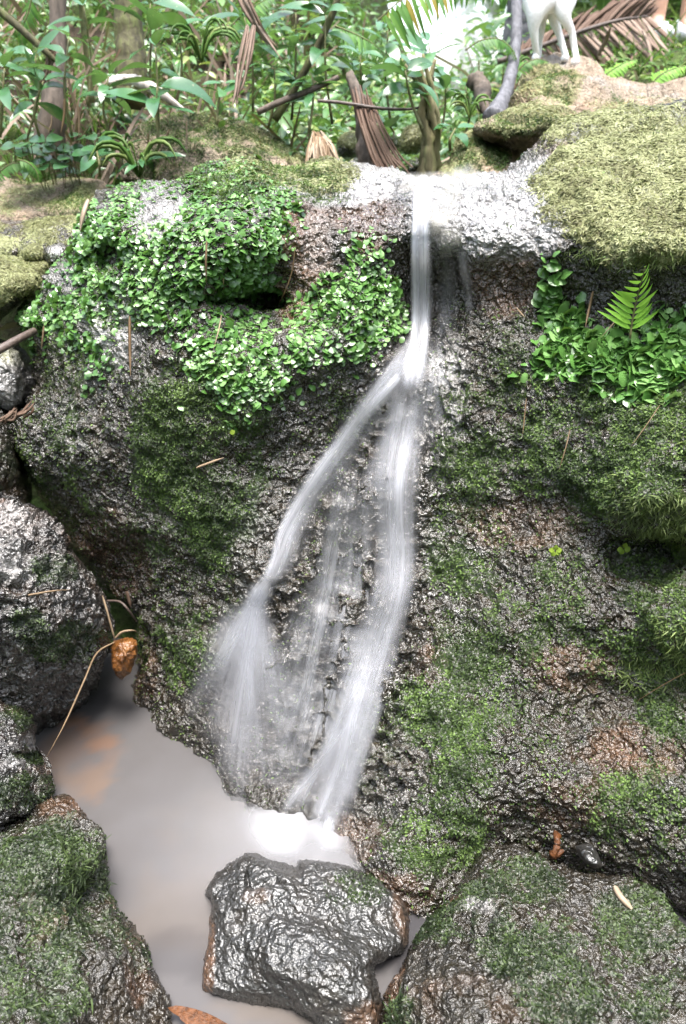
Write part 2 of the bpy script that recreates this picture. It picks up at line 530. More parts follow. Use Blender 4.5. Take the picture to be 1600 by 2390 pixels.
def pool_mat():
    m, nt, N, L, b = mat_new('milky_water')
    c = mix(nt, attr(nt, 'sand'), (.080, .076, .077), (.098, .082, .070))
    c = mix(nt, attr(nt, 'deep_shade'), c, (.022, .021, .024))
    c = mix(nt, attr(nt, 'ochre'), c, (.24, .10, .03))
    n = tex(nt, 7, 4, .6)
    c = mix(nt, ramp(nt, n, [(.3, 0.), (.75, .25)]), c, (.050, .042, .036))
    L.new(c, b.inputs['Base Color'])
    b.inputs['Roughness'].default_value = .42
    b.inputs['IOR'].default_value = 1.33
    bp = nd(nt, 'ShaderNodeBump', Strength=.05, Distance=.02)
    L.new(tex(nt, 14, 2), bp.inputs['Height']); L.new(bp.outputs[0], b.inputs['Normal'])
    return m
M['pool'] = pool_mat()

# ------------------------------------------------------------------ the ground
def terrain_z(x, y):
    z = -.22 + 1.34 * sst(1.75, 2.95, y)
    chan = np.exp(-((x - .25 - .12 * (y - 2.6)) / .30) ** 2) * sst(2.4, 3.0, y)
    left = sst(.12, -.75, x - .10 * (y - 3))
    z = z + left * .78 * np.clip(y - 2.85, 0, 4.5) * .62
    right = sst(.35, 1.15, x - .10 * (y - 3))
    z = z + right * (.60 * sst(3.1, 4.3, y) + .12 * sst(4.4, 5.6, y))
    mid = (1 - left) * (1 - right)
    z = z + mid * .11 * np.clip(y - 3.2, 0, 4)
    gp = np.abs(x - .115 * y) / np.maximum(y, 1)
    z = z + .35 * np.clip(y - 6.5, 0, 60) * sst(.06, .12, gp)
    z = z - .20 * chan
    side = sst(2.4, 6, np.abs(x)) * sst(-3, 2, y)
    z = z + side * 1.2
    z = z + sst(1.2, -2.5, y) * .25
    return z

gx = np.sinh(np.linspace(-4.6, 4.6, 260)) * .9
gy = np.concatenate([np.linspace(-45, -1.2, 14), np.linspace(-1, 2, 20), np.linspace(2.05, 7, 170), 7 + np.geomspace(.05, 80, 50)])
GX, GY = np.meshgrid(gx, gy)
P = np.stack([GX, GY, terrain_z(GX, GY)], -1).reshape(-1, 3)
far = sst(2.1, 2.8, P[:, 1])
Pq = P.copy(); Pq[:, 2] = 0
P[:, 2] += fbm(Pq, 1.6, 5, .55, 3) * .10 * far + fbm(Pq, 9, 3, .5, 8) * .03 * far
ny, nx = GX.shape
i = np.arange(ny - 1)[:, None] * nx + np.arange(nx - 1)[None]
Q = np.stack([i, i + 1, i + nx + 1, i + nx], -1).reshape(-1, 4)
GROUND = (P, Q, vnormals(P, Q))
tag(make('ground', P, Q, M['ground']), 'dark soil and moss of the forest floor rising behind the fall', 'ground', kind='structure')

def ground_at(x, y):
    x, y = np.atleast_1d(x).astype(float), np.atleast_1d(y).astype(float)
    q = np.stack([x, y, 0 * x], -1)
    f = sst(2.1, 2.8, y)
    return terrain_z(x, y) + fbm(q, 1.6, 5, .55, 3) * .10 * f + fbm(q, 9, 3, .5, 8) * .03 * f

# ------------------------------------------------------------------ boulders
def rock(name, outline, ctrl, mat, label, cat='boulder', group=None, step=5, roll=40, rolld=.10, back=.35,
         masks=None, disp=((5, .020), (16, .008), (50, .0035), (120, .0018)), seed=1, rough_edge=3.0, extra=None, nsm=6, smooth=False):
    """a boulder: a dense front modelled over its outline at its own distance, closed by a rounded back"""
    poly = smooth_poly(outline, nsm)
    q = np.stack([poly[:, 0], poly[:, 1], 0 * poly[:, 0]], -1)
    poly = poly + np.stack([fbm(q, .03, 3, .6, seed + 40), fbm(q, .03, 3, .6, seed + 50)], -1) * rough_edge
    x0, y0 = poly.min(0) - step; x1, y1 = poly.max(0) + step
    nx, ny = int((x1 - x0) / step) + 2, int((y1 - y0) / step) + 2
    gx, gy = np.meshgrid(x0 + np.arange(nx) * step, y0 + np.arange(ny) * step)
    gx, gy = gx.ravel(), gy.ravel()
    ins = inpoly(gx, gy, poly)
    i = (np.arange(ny - 1)[:, None] * nx + np.arange(nx - 1)[None]).ravel()
    Q = np.stack([i, i + nx, i + nx + 1, i + 1], -1)
    Q = Q[ins[Q].sum(1) >= 1]
    used = np.unique(Q)
    remap = np.full(nx * ny, -1); remap[used] = np.arange(len(used))
    Q = remap[Q]; gx, gy, ins = gx[used], gy[used], ins[used]
    d, bx, by = polydist(gx, gy, poly)
    gx = np.where(ins, gx, bx); gy = np.where(ins, gy, by)
    d = np.where(ins, d, 0)
    tps = TPS(ctrl)
    Y = tps(gx, gy)
    e = 1 - np.clip(d / roll, 0, 1)
    Y = Y + rolld * (1 - np.sqrt(np.maximum(1 - e * e, 0)))
    if extra is not None: Y = Y + extra(gx, gy)
    V = at(gx, gy, Y)
    # winding so that normals face the camera
    N = vnormals(V, Q)
    if (N * (V - np.array([0, 0, CAMZ]))).sum(-1).mean() > 0:
        Q = Q[:, ::-1]; N = -N
    mk = {k: np.zeros(len(V)) for k in ('moss', 'ymoss', 'rust', 'pale', 'wet', 'knob')}
    if masks:
        mk.update(masks(gx, gy, V))
    fade = .35 + .65 * np.clip(d / (roll * .6), 0, 1)
    off = np.zeros(len(V)); low = off
    for o, (s, a) in enumerate(disp):
        off += fbm(V, s, 2, .5, seed + 7 * o) * a * (fade if o < 2 else 1)
        if o == 1: low = off.copy()
    kn = mk.pop('knob')
    if kn.any():
        b = 1 - np.abs(fbm(V * np.array([1, 1, .62]), 34, 2, .45, seed + 90)) * 1.5
        off += kn * (b - .5) * .024
    lowY = N[:, 1] * low
    look = np.zeros(nx * ny); look[used] = lowY
    V = V + N * off[:, None]
    N = vnormals(V, Q)
    nf = len(V)
    # rounded back
    ed = np.sort(np.vstack([Q[:, [0, 1]], Q[:, [1, 2]], Q[:, [2, 3]], Q[:, [3, 0]]]), 1)
    de = np.vstack([Q[:, [0, 1]], Q[:, [1, 2]], Q[:, [2, 3]], Q[:, [3, 0]]])
    key = ed[:, 0].astype(np.int64) * nf + ed[:, 1]
    uq, inv, cnt = np.unique(key, return_inverse=True, return_counts=True)
    be = de[cnt[inv] == 1]
    bv = np.unique(be)
    rm = np.full(nf, -1); rm[bv] = np.arange(len(bv))
    c = V[bv].mean(0)
    view = unit(c - np.array([0, 0, CAMZ]))
    cb = c + (view * np.array([1, 1, .25])) * back
    rings, prev, Qs = [V], bv, []
    for s in (.12, .3, .55, .8):
        up = math.sin(s * math.pi / 2)
        pos = V[bv] + (cb - V[bv]) * np.array([s ** 1.7, up, s ** 1.7])[None]
        idx = sum(len(r) for r in rings) + np.arange(len(bv))
        rings.append(pos)
        ia, ib = rm[be[:, 0]], rm[be[:, 1]]
        Qs.append(np.stack([prev[ib], prev[ia], idx[ia], idx[ib]], -1))
        prev = idx
    ci = sum(len(r) for r in rings)
    rings.append(cb[None])
    T = np.stack([prev[rm[be[:, 1]]], prev[rm[be[:, 0]]], np.full(len(be), ci)], -1)
    VV = np.vstack(rings)
    at_ = {k: np.concatenate([v, np.full(len(VV) - nf, 0.)]) for k, v in mk.items()}
    origin = np.array([c[0], c[1], V[:, 2].min()])
    o = make(name, VV - origin, [np.vstack([Q] + Qs), T], M[mat], None, at_, smooth)
    o.location = origin
    tag(o, label, cat, group)
    return dict(V=V, Q=Q, N=N, px=gx, py=gy, d=d, tps=tps, obj=o, mk=mk, look=(look.reshape(ny, nx), x0, y0, step))

def pick(R, dens, n):
    """n random points of a rock's front, by a per-vertex density"""
    V, Q = R['V'], R['Q']
    w = dens[Q].mean(1)
    a = np.linalg.norm(np.cross(V[Q[:, 2]] - V[Q[:, 0]], V[Q[:, 3]] - V[Q[:, 1]]), axis=-1)
    w = np.maximum(w, 0) * a
    if w.sum() <= 0: return None
    f = rng.choice(len(Q), n, p=w / w.sum())
    u, v = rng.random(n)[:, None], rng.random(n)[:, None]
    q = Q[f]
    bil = lambda A: A[q[:, 0]] * (1 - u) * (1 - v) + A[q[:, 1]] * u * (1 - v) + A[q[:, 2]] * u * v + A[q[:, 3]] * (1 - u) * v
    return bil(V), unit(bil(R['N'])), bil(R['px'][:, None])[:, 0], bil(R['py'][:, None])[:, 0]

# masks of the big rock, in the places where the photo shows them -------------------------------------------
LIV = [[(150, 580), (195, 475), (300, 430), (420, 432), (470, 375), (590, 365), (640, 410), (705, 465), (700, 560), (660, 640), (645, 740), (665, 800), (705, 840), (665, 900), (600, 930), (545, 965), (500, 935), (455, 870), (430, 800), (380, 775), (330, 745), (290, 700), (180, 660), (140, 620)],
       [(800, 520), (880, 560), (905, 620), (955, 690), (950, 760), (850, 840), (720, 860), (655, 880), (660, 770), (700, 700), (740, 650), (790, 600)],
       [(50, 715), (180, 668), (285, 690), (250, 735), (140, 740), (110, 790), (60, 770)],
       [(160, 770), (220, 790), (250, 850), (245, 905), (215, 910), (205, 850), (165, 810)],
       [(1285, 600), (1322, 640), (1310, 720), (1380, 770), (1480, 790), (1610, 745), (1660, 860), (1520, 890), (1400, 875), (1320, 872), (1262, 840), (1282, 770), (1270, 700)]]
LIVHOLE = [[(345, 440), (428, 448), (405, 540), (335, 565), (310, 500)], [(235, 560), (280, 560), (290, 640), (250, 640)]]
def main_masks(px, py, V):
    n = fbm(V, 7, 4, .6, 71); n2 = fbm(V, 22, 3, .6, 75)
    moss = bmask(px, py, [(470, 1080, 200, 260, .9), (520, 920, 180, 110, .8), (1250, 1000, 260, 190, .8), (1500, 950, 180, 130, .9), (1480, 1100, 200, 120, .9),
                          (1020, 1760, 170, 200, .6), (1000, 1930, 150, 120, .9), (1150, 1500, 160, 200, .5), (1500, 1900, 150, 140, .45), (1400, 1400, 220, 150, .55), (1560, 1500, 120, 260, .8),
                          (450, 1520, 90, 130, .55), (1040, 1300, 60, 150, .5), (180, 1000, 70, 60, .35), (900, 1750, 90, 150, .3), (620, 420, 200, 60, .7), (300, 700, 150, 90, .4)])
    n3 = fbm(V, 55, 3, .6, 79)
    moss = np.maximum(moss, .24 * (1 - .6 * sst(1450, 1650, py)) * sst(560, 800, py) * (1 - bmask(px, py, [(800, 1500, 260, 560, 1), (970, 800, 90, 330, 1), (330, 760, 130, 110, .7), (240, 1330, 130, 90, .8)])))
    moss = np.clip(moss * .9 + .75 * n + .45 * n2 + .75 * n3 + .02, 0, 1) * sst(0, .85, moss + .25 * n)
    ym = bmask(px, py, [(1480, 420, 230, 190, 1), (1560, 560, 200, 90, .9), (700, 400, 130, 40, .65), (600, 375, 100, 30, .5), (1380, 300, 130, 60, .6)]) 
    ym = np.clip(ym + .45 * n * (ym > .02), 0, 1) * sst(640, 590, py)
    rust = bmask(px, py, [(710, 560, 70, 130, .8), (690, 700, 50, 80, .75), (860, 520, 90, 90, .55), (1170, 650, 110, 90, .65), (250, 1300, 120, 110, .5), (1330, 1560, 130, 60, .5), (1480, 1760, 150, 70, .5), (1200, 1210, 150, 70, .35), (830, 1950, 80, 60, .5), (880, 2080, 120, 50, .5), (1350, 1880, 120, 70, .4), (330, 1560, 50, 90, .4), (1010, 1560, 40, 60, .3), (1280, 320, 60, 60, .5)])
    rust = np.clip(rust + .4 * n2 * (rust > .02), 0, 1)
    pale = bmask(px, py, [(1150, 500, 175, 120, 1.0), (1040, 470, 90, 70, 1.0), (860, 415, 120, 40, .85), (1250, 400, 60, 60, .5), (370, 500, 75, 80, .75), (130, 640, 45, 55, .5), (260, 760, 70, 110, .7), (1020, 520, 60, 90, .7), (750, 440, 120, 40, .5), (1030, 950, 70, 200, .4), (740, 560, 40, 80, .2)])  # pale stone and crust; on the lip ledge also painted sky sheen
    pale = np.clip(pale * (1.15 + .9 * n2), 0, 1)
    wet = bmask(px, py, [(850, 1400, 330, 800, 1), (1100, 480, 250, 150, 1), (100, 1030, 100, 120, 1), (870, 480, 90, 90, .8)])
    knob = bmask(px, py, [(820, 1550, 230, 420, 1), (1010, 920, 90, 250, .9), (860, 1150, 150, 250, .7), (1100, 490, 170, 100, .35), (850, 450, 130, 60, .4), (330, 1450, 120, 180, .4), (110, 1020, 120, 120, .7)])
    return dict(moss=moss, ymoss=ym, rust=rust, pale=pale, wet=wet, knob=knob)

MAIN_OUT = [(195, 478), (160, 560), (140, 612), (108, 645), (90, 705), (52, 728), (60, 775), (80, 800), (78, 870), (58, 940), (22, 985), (22, 1015), (60, 1110), (118, 1200), (160, 1262), (215, 1332), (252, 1385),
            (312, 1425), (322, 1500), (318, 1562), (290, 1620), (268, 1665), (330, 1720), (430, 1770), (480, 1830), (530, 1900), (580, 1980), (660, 2060), (780, 2130), (960, 2230), (1150, 2300), (1500, 2340), (1800, 2340),
            (1830, 1200), (1800, 200), (1640, 222), (1500, 245), (1400, 258), (1310, 278), (1245, 335), (1205, 372), (1160, 398), (1060, 412), (965, 414), (905, 396), (850, 390), (760, 372), (690, 390), (640, 386), (590, 362),
            (530, 366), (480, 386), (440, 410), (400, 424), (300, 430), (230, 447)]
MAIN_CTRL = [  # left shoulder and bulge
    (195, 480, 2.12), (300, 440, 2.16), (400, 432, 2.14), (480, 392, 2.18), (590, 366, 2.22), (700, 392, 2.26), (800, 385, 2.32), (880, 398, 2.30), (960, 416, 2.22), (1050, 414, 2.24), (1160, 400, 2.26), (1240, 340, 2.28), (1310, 282, 2.3), (1400, 260, 2.3), (1500, 248, 2.28), (1640, 225, 2.2), (1800, 205, 2.1),
    (300, 520, 1.96), (420, 520, 1.90), (520, 460, 1.92), (600, 450, 1.96), (720, 450, 2.02), (830, 450, 2.04), (930, 460, 2.02), (700, 510, 1.945), (800, 510, 1.955), (890, 510, 1.96), (800, 700, 1.83), (890, 690, 1.87), (1000, 470, 1.98), (1100, 480, 1.96), (1200, 460, 2.0), (1300, 400, 2.02), (1450, 400, 1.95), (1600, 400, 1.85), (1780, 400, 1.75),
    (150, 620, 2.10), (250, 640, 1.93), (380, 640, 1.82), (500, 600, 1.76), (600, 600, 1.80), (560, 690, 1.86), (640, 690, 1.90), (700, 600, 1.87), (800, 600, 1.87), (900, 560, 1.89), (980, 600, 1.98), (1060, 560, 1.87), (1150, 575, 1.82), (1240, 560, 1.80), (1350, 560, 1.72), (1500, 560, 1.60), (1700, 560, 1.5),
    (1150, 660, 1.85), (1250, 680, 1.83), (1350, 680, 1.765), (1480, 690, 1.675), (1650, 690, 1.57), (980, 750, 1.97),
    (90, 740, 2.12), (90, 900, 2.08), (40, 1000, 2.02), (180, 800, 1.95), (180, 1000, 1.86), (320, 800, 1.82), (420, 780, 1.77), (520, 790, 1.75), (600, 860, 1.72), (700, 800, 1.78), (800, 800, 1.80), (900, 800, 1.85), (1080, 800, 1.84), (1200, 830, 1.76), (1350, 830, 1.68), (1500, 840, 1.58), (1700, 840, 1.5),
    (400, 1000, 1.72), (560, 1000, 1.70), (680, 1000, 1.76), (780, 1020, 1.80), (880, 960, 1.80), (960, 930, 1.82), (1050, 1000, 1.79), (1200, 1000, 1.70), (1400, 1010, 1.54), (1560, 1060, 1.42), (1750, 1050, 1.35),
    (120, 1180, 1.98), (250, 1200, 1.84), (400, 1200, 1.72), (560, 1200, 1.68), (680, 1200, 1.70), (800, 1200, 1.70), (920, 1150, 1.70), (1020, 1200, 1.70), (1200, 1220, 1.62), (1400, 1200, 1.52), (1500, 1170, 1.40), (1560, 1280, 1.50), (1750, 1200, 1.36),
    (240, 1360, 1.98), (350, 1340, 1.82), (500, 1330, 1.70), (600, 1350, 1.62), (720, 1400, 1.62), (880, 1400, 1.58), (1000, 1420, 1.58), (1150, 1420, 1.50), (1300, 1420, 1.42), (1450, 1420, 1.38), (1580, 1420, 1.30), (1750, 1420, 1.25),
    (340, 1500, 1.80), (450, 1500, 1.68), (560, 1500, 1.60), (800, 1560, 1.50), (960, 1560, 1.48), (1120, 1570, 1.41), (1330, 1560, 1.36), (1500, 1600, 1.34), (1700, 1600, 1.26),
    (290, 1640, 1.77), (400, 1650, 1.66), (520, 1680, 1.55), (700, 1720, 1.44), (850, 1720, 1.40), (1000, 1720, 1.34), (1200, 1720, 1.26), (1400, 1740, 1.26), (1560, 1720, 1.22), (1750, 1740, 1.16),
    (430, 1760, 1.58), (560, 1890, 1.40), (700, 1900, 1.33), (760, 2010, 1.235), (860, 1900, 1.29), (950, 1900, 1.22), (1100, 1880, 1.185), (1300, 1890, 1.165), (1500, 1900, 1.135), (1700, 1900, 1.08),
    (860, 2005, 1.18), (900, 2045, 1.135), (980, 2075, 1.11), (955, 2115, 1.10), (1010, 2110, 1.10), (1100, 2020, 1.165), (1200, 1965, 1.185), (1300, 2020, 1.165), (1550, 2070, 1.095), (1650, 2120, 1.03), (960, 2200, 1.09), (1500, 2320, 1.06), (1800, 2320, .97)]

def main_extra(px, py):
    r = .085 * bmask(px, py, [(560, 700, 110, 34, 1)]) + .05 * bmask(px, py, [(265, 600, 40, 45, 1)])       # dark recesses under the liverwort
    r += .03 * bmask(px, py, [(1330, 1640, 200, 60, .6), (1500, 1300, 110, 60, 1), (270, 1320, 70, 50, 1)])
    r -= .03 * bmask(px, py, [(1560, 1200, 120, 70, 1)])
    return r
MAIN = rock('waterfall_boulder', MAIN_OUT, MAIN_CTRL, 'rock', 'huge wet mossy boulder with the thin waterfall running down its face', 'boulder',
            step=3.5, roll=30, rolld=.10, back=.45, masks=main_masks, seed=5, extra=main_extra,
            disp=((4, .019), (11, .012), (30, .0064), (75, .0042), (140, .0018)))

def simple_masks(moss=(), ymoss=(), rust=(), pale=(), wet=(), knob=(), k=.5):
    def f(px, py, V):
        n = fbm(V, 12, 4, .6, 33)
        o = {}
        for name, b in (('moss', moss), ('ymoss', ymoss), ('rust', rust), ('pale', pale), ('wet', wet), ('knob', knob)):
            if b:
                m = bmask(px, py, b); o[name] = np.clip(m * .95 + (k + .25) * n + (.5 * fbm(V, 50, 3, .6, 35) if name == 'moss' else 0) - .05, 0, 1) * sst(0, .3, m)
        return o
    return f

ROCKS = {}
ROCKS['centre'] = rock('flat_rock', [(476, 2085), (500, 2045), (540, 2010), (578, 1990), (620, 2003), (688, 2024), (702, 2010), (760, 2016), (830, 2036), (900, 2062), (946, 2102), (957, 2150), (946, 2205), (905, 2232), (872, 2255), (882, 2310), (888, 2400), (880, 2480), (810, 2470), (750, 2405), (660, 2366), (560, 2344), (490, 2328), (463, 2300), (474, 2210), (492, 2110)],
    [(578, 1995, 1.17), (500, 2080, 1.09), (690, 2030, 1.135), (760, 2020, 1.14), (900, 2070, 1.10), (950, 2150, 1.04), (600, 2150, 1.00), (750, 2150, .985), (880, 2180, 1.0), (480, 2200, 1.0), (480, 2300, .925), (650, 2280, .89), (800, 2280, .87), (870, 2260, .91), (650, 2350, .872), (880, 2400, .83), (760, 2395, .835), (860, 2470, .80), (560, 2060, 1.085), (600, 2060, 1.075)],
    'greyrock', 'flat grey glistening rock in the water below the foam', step=3, roll=26, rolld=.06, back=.22, seed=21,
    masks=simple_masks(moss=[(830, 2080, 90, 50, .12)], rust=[(485, 2220, 22, 110, .8), (940, 2130, 30, 90, .45), (760, 2240, 80, 50, .15), (600, 2100, 40, 16, .2), (850, 2390, 60, 60, .5)], wet=[(640, 2150, 200, 120, .22)], pale=[(850, 2150, 90, 80, .06)]),
    disp=((6, .016), (16, .007), (45, .0026), (90, .0018), (150, .0012)), extra=lambda x, y: .02 * bmask(x, y, [(610, 2075, 60, 12, 1), (580, 2050, 14, 30, 1)]))
ROCKS['right'] = rock('mossy_boulder', [(1088, 2042), (1122, 1992), (1182, 1967), (1225, 1978), (1280, 2010), (1340, 2030), (1400, 2042), (1480, 2060), (1540, 2095), (1570, 2150), (1620, 2200), (1690, 2300), (1700, 2470), (905, 2470), (890, 2335), (932, 2242), (1000, 2142), (1040, 2112)],
    [(1182, 1970, 1.10), (1090, 2045, 1.07), (1280, 2010, 1.075), (1400, 2045, 1.05), (1540, 2100, .99), (1000, 2145, 1.02), (935, 2245, .93), (1100, 2150, .95), (1040, 2250, .86), (1200, 2150, .91), (1350, 2180, .88), (1500, 2250, .84), (1200, 2320, .76), (1400, 2380, .73), (1600, 2350, .76), (900, 2400, .83), (1000, 2400, .76), (1200, 2460, .68), (1600, 2460, .70), (910, 2465, .80)],
    'rock', 'big dark green patched rock at the lower right, a pale splinter lying on it', step=3.5, roll=26, rolld=.07, back=.3, seed=31,
    masks=simple_masks(moss=[(1200, 2080, 120, 90, .5), (1250, 2220, 150, 80, .65), (1400, 2300, 220, 120, .55), (1500, 2150, 130, 90, .4), (1050, 2170, 110, 50, .6), (950, 2370, 60, 40, .5)], rust=[(1030, 2120, 70, 22, .9), (925, 2300, 26, 90, .7), (1100, 2350, 160, 70, .25), (1480, 2290, 60, 30, .3)], pale=[(1130, 2130, 40, 30, .5), (1290, 2190, 25, 12, .6)]),
    disp=((6, .016), (14, .009), (40, .0050), (90, .003), (150, .0014)), extra=lambda x, y: .03 * bmask(x, y, [(1130, 2230, 70, 60, .6)]))
ROCKS['lowleft'] = rock('mossy_boulder', [(-80, 1885), (40, 1892), (85, 1870), (110, 1858), (150, 1856), (190, 1880), (225, 1930), (246, 1985), (246, 2030), (233, 2072), (248, 2112), (288, 2152), (332, 2212), (352, 2262), (376, 2300), (392, 2380), (400, 2470), (-80, 2470)],
    [(-60, 1890, 1.22), (40, 1895, 1.19), (140, 1860, 1.22), (220, 1935, 1.17), (246, 2010, 1.13), (100, 1960, 1.06), (170, 2000, 1.06), (-40, 2000, 1.02), (60, 2050, .95), (160, 2070, 1.02), (235, 2075, 1.09), (100, 2180, .86), (200, 2180, .94), (290, 2160, 1.01), (340, 2220, .95), (80, 2330, .72), (220, 2330, .80), (370, 2300, .90), (390, 2400, .84), (100, 2460, .66), (300, 2460, .74), (-60, 2200, .85), (-60, 2400, .68)],
    'rock', 'large bumpy boulder shaggy with dark moss at the lower left edge of the pool', step=3.5, roll=30, rolld=.08, back=.3, seed=41,
    masks=simple_masks(moss=[(80, 2000, 170, 120, .8), (150, 2150, 200, 130, .55), (60, 2300, 160, 120, .6), (300, 2230, 60, 50, .6)], rust=[(140, 1880, 70, 26, 1), (200, 1905, 50, 22, .9), (120, 1920, 40, 20, .5), (300, 2300, 60, 60, .6), (240, 2110, 20, 50, .7), (290, 2200, 40, 40, .5), (110, 2160, 40, 30, .4)], pale=[(40, 1920, 60, 30, .3)]),
    disp=((6, .028), (14, .018), (40, .006), (90, .003), (150, .0014)))
ROCKS['midleft'] = rock('pitted_boulder', [(-80, 1150), (0, 1158), (32, 1168), (62, 1200), (112, 1216), (150, 1252), (162, 1302), (208, 1350), (238, 1402), (258, 1480), (240, 1555), (205, 1620), (165, 1685), (110, 1735), (50, 1740), (-80, 1720)],
    [(-60, 1155, 1.66), (32, 1172, 1.68), (110, 1220, 1.66), (160, 1310, 1.66), (238, 1410, 1.68), (255, 1490, 1.68), (200, 1620, 1.64), (110, 1725, 1.62), (0, 1300, 1.50), (90, 1330, 1.52), (0, 1430, 1.42), (100, 1450, 1.46), (190, 1480, 1.56), (100, 1580, 1.50), (0, 1600, 1.46), (-60, 1500, 1.42), (-60, 1700, 1.55)],
    'browngrey', 'rough pitted grey boulder at the left edge, crumbly and pinkish along its top', step=4, roll=34, rolld=.10, back=.4, seed=51,
    masks=simple_masks(moss=[(120, 1330, 60, 40, .5), (150, 1500, 110, 60, .5), (60, 1450, 60, 40, .3)], rust=[(40, 1210, 90, 50, .45), (140, 1270, 50, 40, .4), (20, 1180, 60, 20, .5), (100, 1260, 90, 60, .3)], pale=[(30, 1270, 140, 100, .38), (100, 1330, 100, 80, .1)], wet=[(60, 1600, 160, 120, .6)], knob=[(40, 1270, 160, 110, 1)]),
    disp=((5, .022), (14, .012), (40, .009), (90, .005), (170, .0018)))
ROCKS['lowstep'] = rock('stepped_rock', [(-80, 1600), (20, 1640), (60, 1668), (80, 1700), (82, 1742), (98, 1780), (124, 1828), (122, 1858), (98, 1888), (50, 1912), (-80, 1920)],
    [(-60, 1610, 1.42), (20, 1645, 1.42), (75, 1700, 1.40), (82, 1745, 1.385), (10, 1720, 1.28), (40, 1780, 1.26), (95, 1790, 1.33), (122, 1840, 1.30), (40, 1840, 1.20), (95, 1885, 1.24), (-50, 1750, 1.25), (-50, 1890, 1.16), (30, 1905, 1.18)],
    'browngrey', 'small stepped rock with green moss wedged between the pitted boulder and the shaggy boulder', step=3.5, roll=22, rolld=.07, back=.2, seed=61,
    masks=simple_masks(moss=[(20, 1690, 50, 50, .4), (60, 1770, 60, 16, .7), (80, 1850, 80, 50, .9), (10, 1850, 70, 40, .9)], rust=[(90, 1800, 60, 20, .5), (30, 1650, 50, 18, .5), (115, 1830, 14, 40, .5)], pale=[(50, 1735, 50, 24, .6), (40, 1790, 50, 12, .5)]),
    disp=((6, .016), (16, .009), (45, .005), (100, .003), (180, .002)), extra=lambda x, y: .04 * bmask(x, y, [(60, 1766, 70, 10, 1)]))
ROCKS['ochre'] = rock('ochre_stone', [(258, 1505), (285, 1490), (318, 1496), (320, 1520), (312, 1550), (292, 1582), (276, 1584), (262, 1545)],
    [(258, 1505, 1.70), (318, 1500, 1.70), (290, 1535, 1.625), (300, 1510, 1.66), (285, 1580, 1.67), (315, 1545, 1.67)],
    'orange', 'small wet orange stone stuck in the crevice beside the pitted boulder', 'stone', step=1.6, roll=9, rolld=.02, back=.07, seed=66, disp=((20, .016), (60, .004), (150, .002)), rough_edge=1.5)
ROCKS['dark'] = rock('dark_rock', [(-80, 940), (8, 948), (28, 1015), (54, 1108), (66, 1180), (20, 1215), (-80, 1220)],
    [(-60, 945, 1.95), (10, 955, 1.98), (50, 1110, 1.95), (60, 1180, 1.92), (0, 1080, 1.86), (-60, 1180, 1.82)],
    'rock', 'narrow dark brown rock at the left edge just above the pitted boulder', step=5, roll=26, rolld=.10, back=.3, seed=67,
    masks=simple_masks(moss=[(0, 1100, 60, 80, .4)], rust=[(0, 1150, 60, 60, .5)]))
ROCKS['smooth'] = rock('grey_stone', [(-80, 800), (10, 808), (48, 822), (70, 858), (74, 890), (62, 930), (44, 968), (10, 965), (-80, 975)],
    [(-60, 805, 2.12), (20, 815, 2.14), (70, 860, 2.16), (62, 935, 2.14), (10, 890, 2.03), (-60, 900, 2.0), (-60, 970, 2.06), (30, 960, 2.1)],
    'greyrock', 'smooth pale grey stone at the left edge under the dark fallen branch', 'stone', step=5, roll=28, rolld=.10, back=.25, seed=68,
    masks=simple_masks(pale=[(20, 880, 60, 70, .55)], ymoss=[(0, 840, 70, 30, .25)]), disp=((6, .03), (16, .014), (45, .006), (120, .003)))
ROCKS['yellowm'] = rock('mossy_stone', [(-80, 585), (20, 595), (60, 602), (112, 612), (108, 650), (92, 690), (50, 702), (20, 730), (-80, 800)],
    [(-60, 590, 2.3), (60, 606, 2.28), (110, 620, 2.26), (60, 660, 2.17), (0, 650, 2.12), (-60, 680, 2.08), (20, 725, 2.14), (90, 690, 2.2), (-60, 790, 2.1)],
    'rock', 'stone thick with yellow green moss at the left edge overhanging a black gap', 'stone', step=5, roll=26, rolld=.12, back=.3, seed=69,
    masks=simple_masks(ymoss=[(20, 640, 110, 60, 1), (90, 630, 40, 40, .8), (-40, 680, 60, 60, .9)], pale=[(20, 720, 50, 20, .3)]), disp=((6, .016), (20, .006), (80, .002)))
ROCKS['tinymoss'] = rock('mossy_stone', [(42, 575), (62, 556), (90, 560), (110, 585), (106, 612), (70, 618), (46, 604)],
    [(42, 575, 2.38), (75, 560, 2.40), (108, 590, 2.38), (75, 590, 2.31), (70, 616, 2.34)], 'rock', 'small round olive mossy stone between the yellow mossy stone and the mossy ledge', 'stone',
    step=4, roll=22, rolld=.06, back=.12, seed=70, masks=simple_masks(ymoss=[(75, 590, 50, 50, .8)], moss=[(75, 600, 40, 30, .5)]), disp=((12, .008), (40, .003)))
ROCKS['tinygrey'] = rock('mossy_stone', [(98, 590), (120, 570), (150, 566), (160, 590), (140, 615), (112, 622)],
    [(98, 592, 2.36), (150, 570, 2.36), (128, 592, 2.29), (120, 620, 2.31), (155, 595, 2.33)], 'browngrey', 'small greyish stone touching the liverwort at the boulder\'s top left corner', 'stone',
    step=4, roll=18, rolld=.05, back=.12, seed=72, masks=simple_masks(moss=[(120, 610, 40, 20, .6)], pale=[(135, 585, 30, 20, .5)]), disp=((12, .008), (40, .003)))
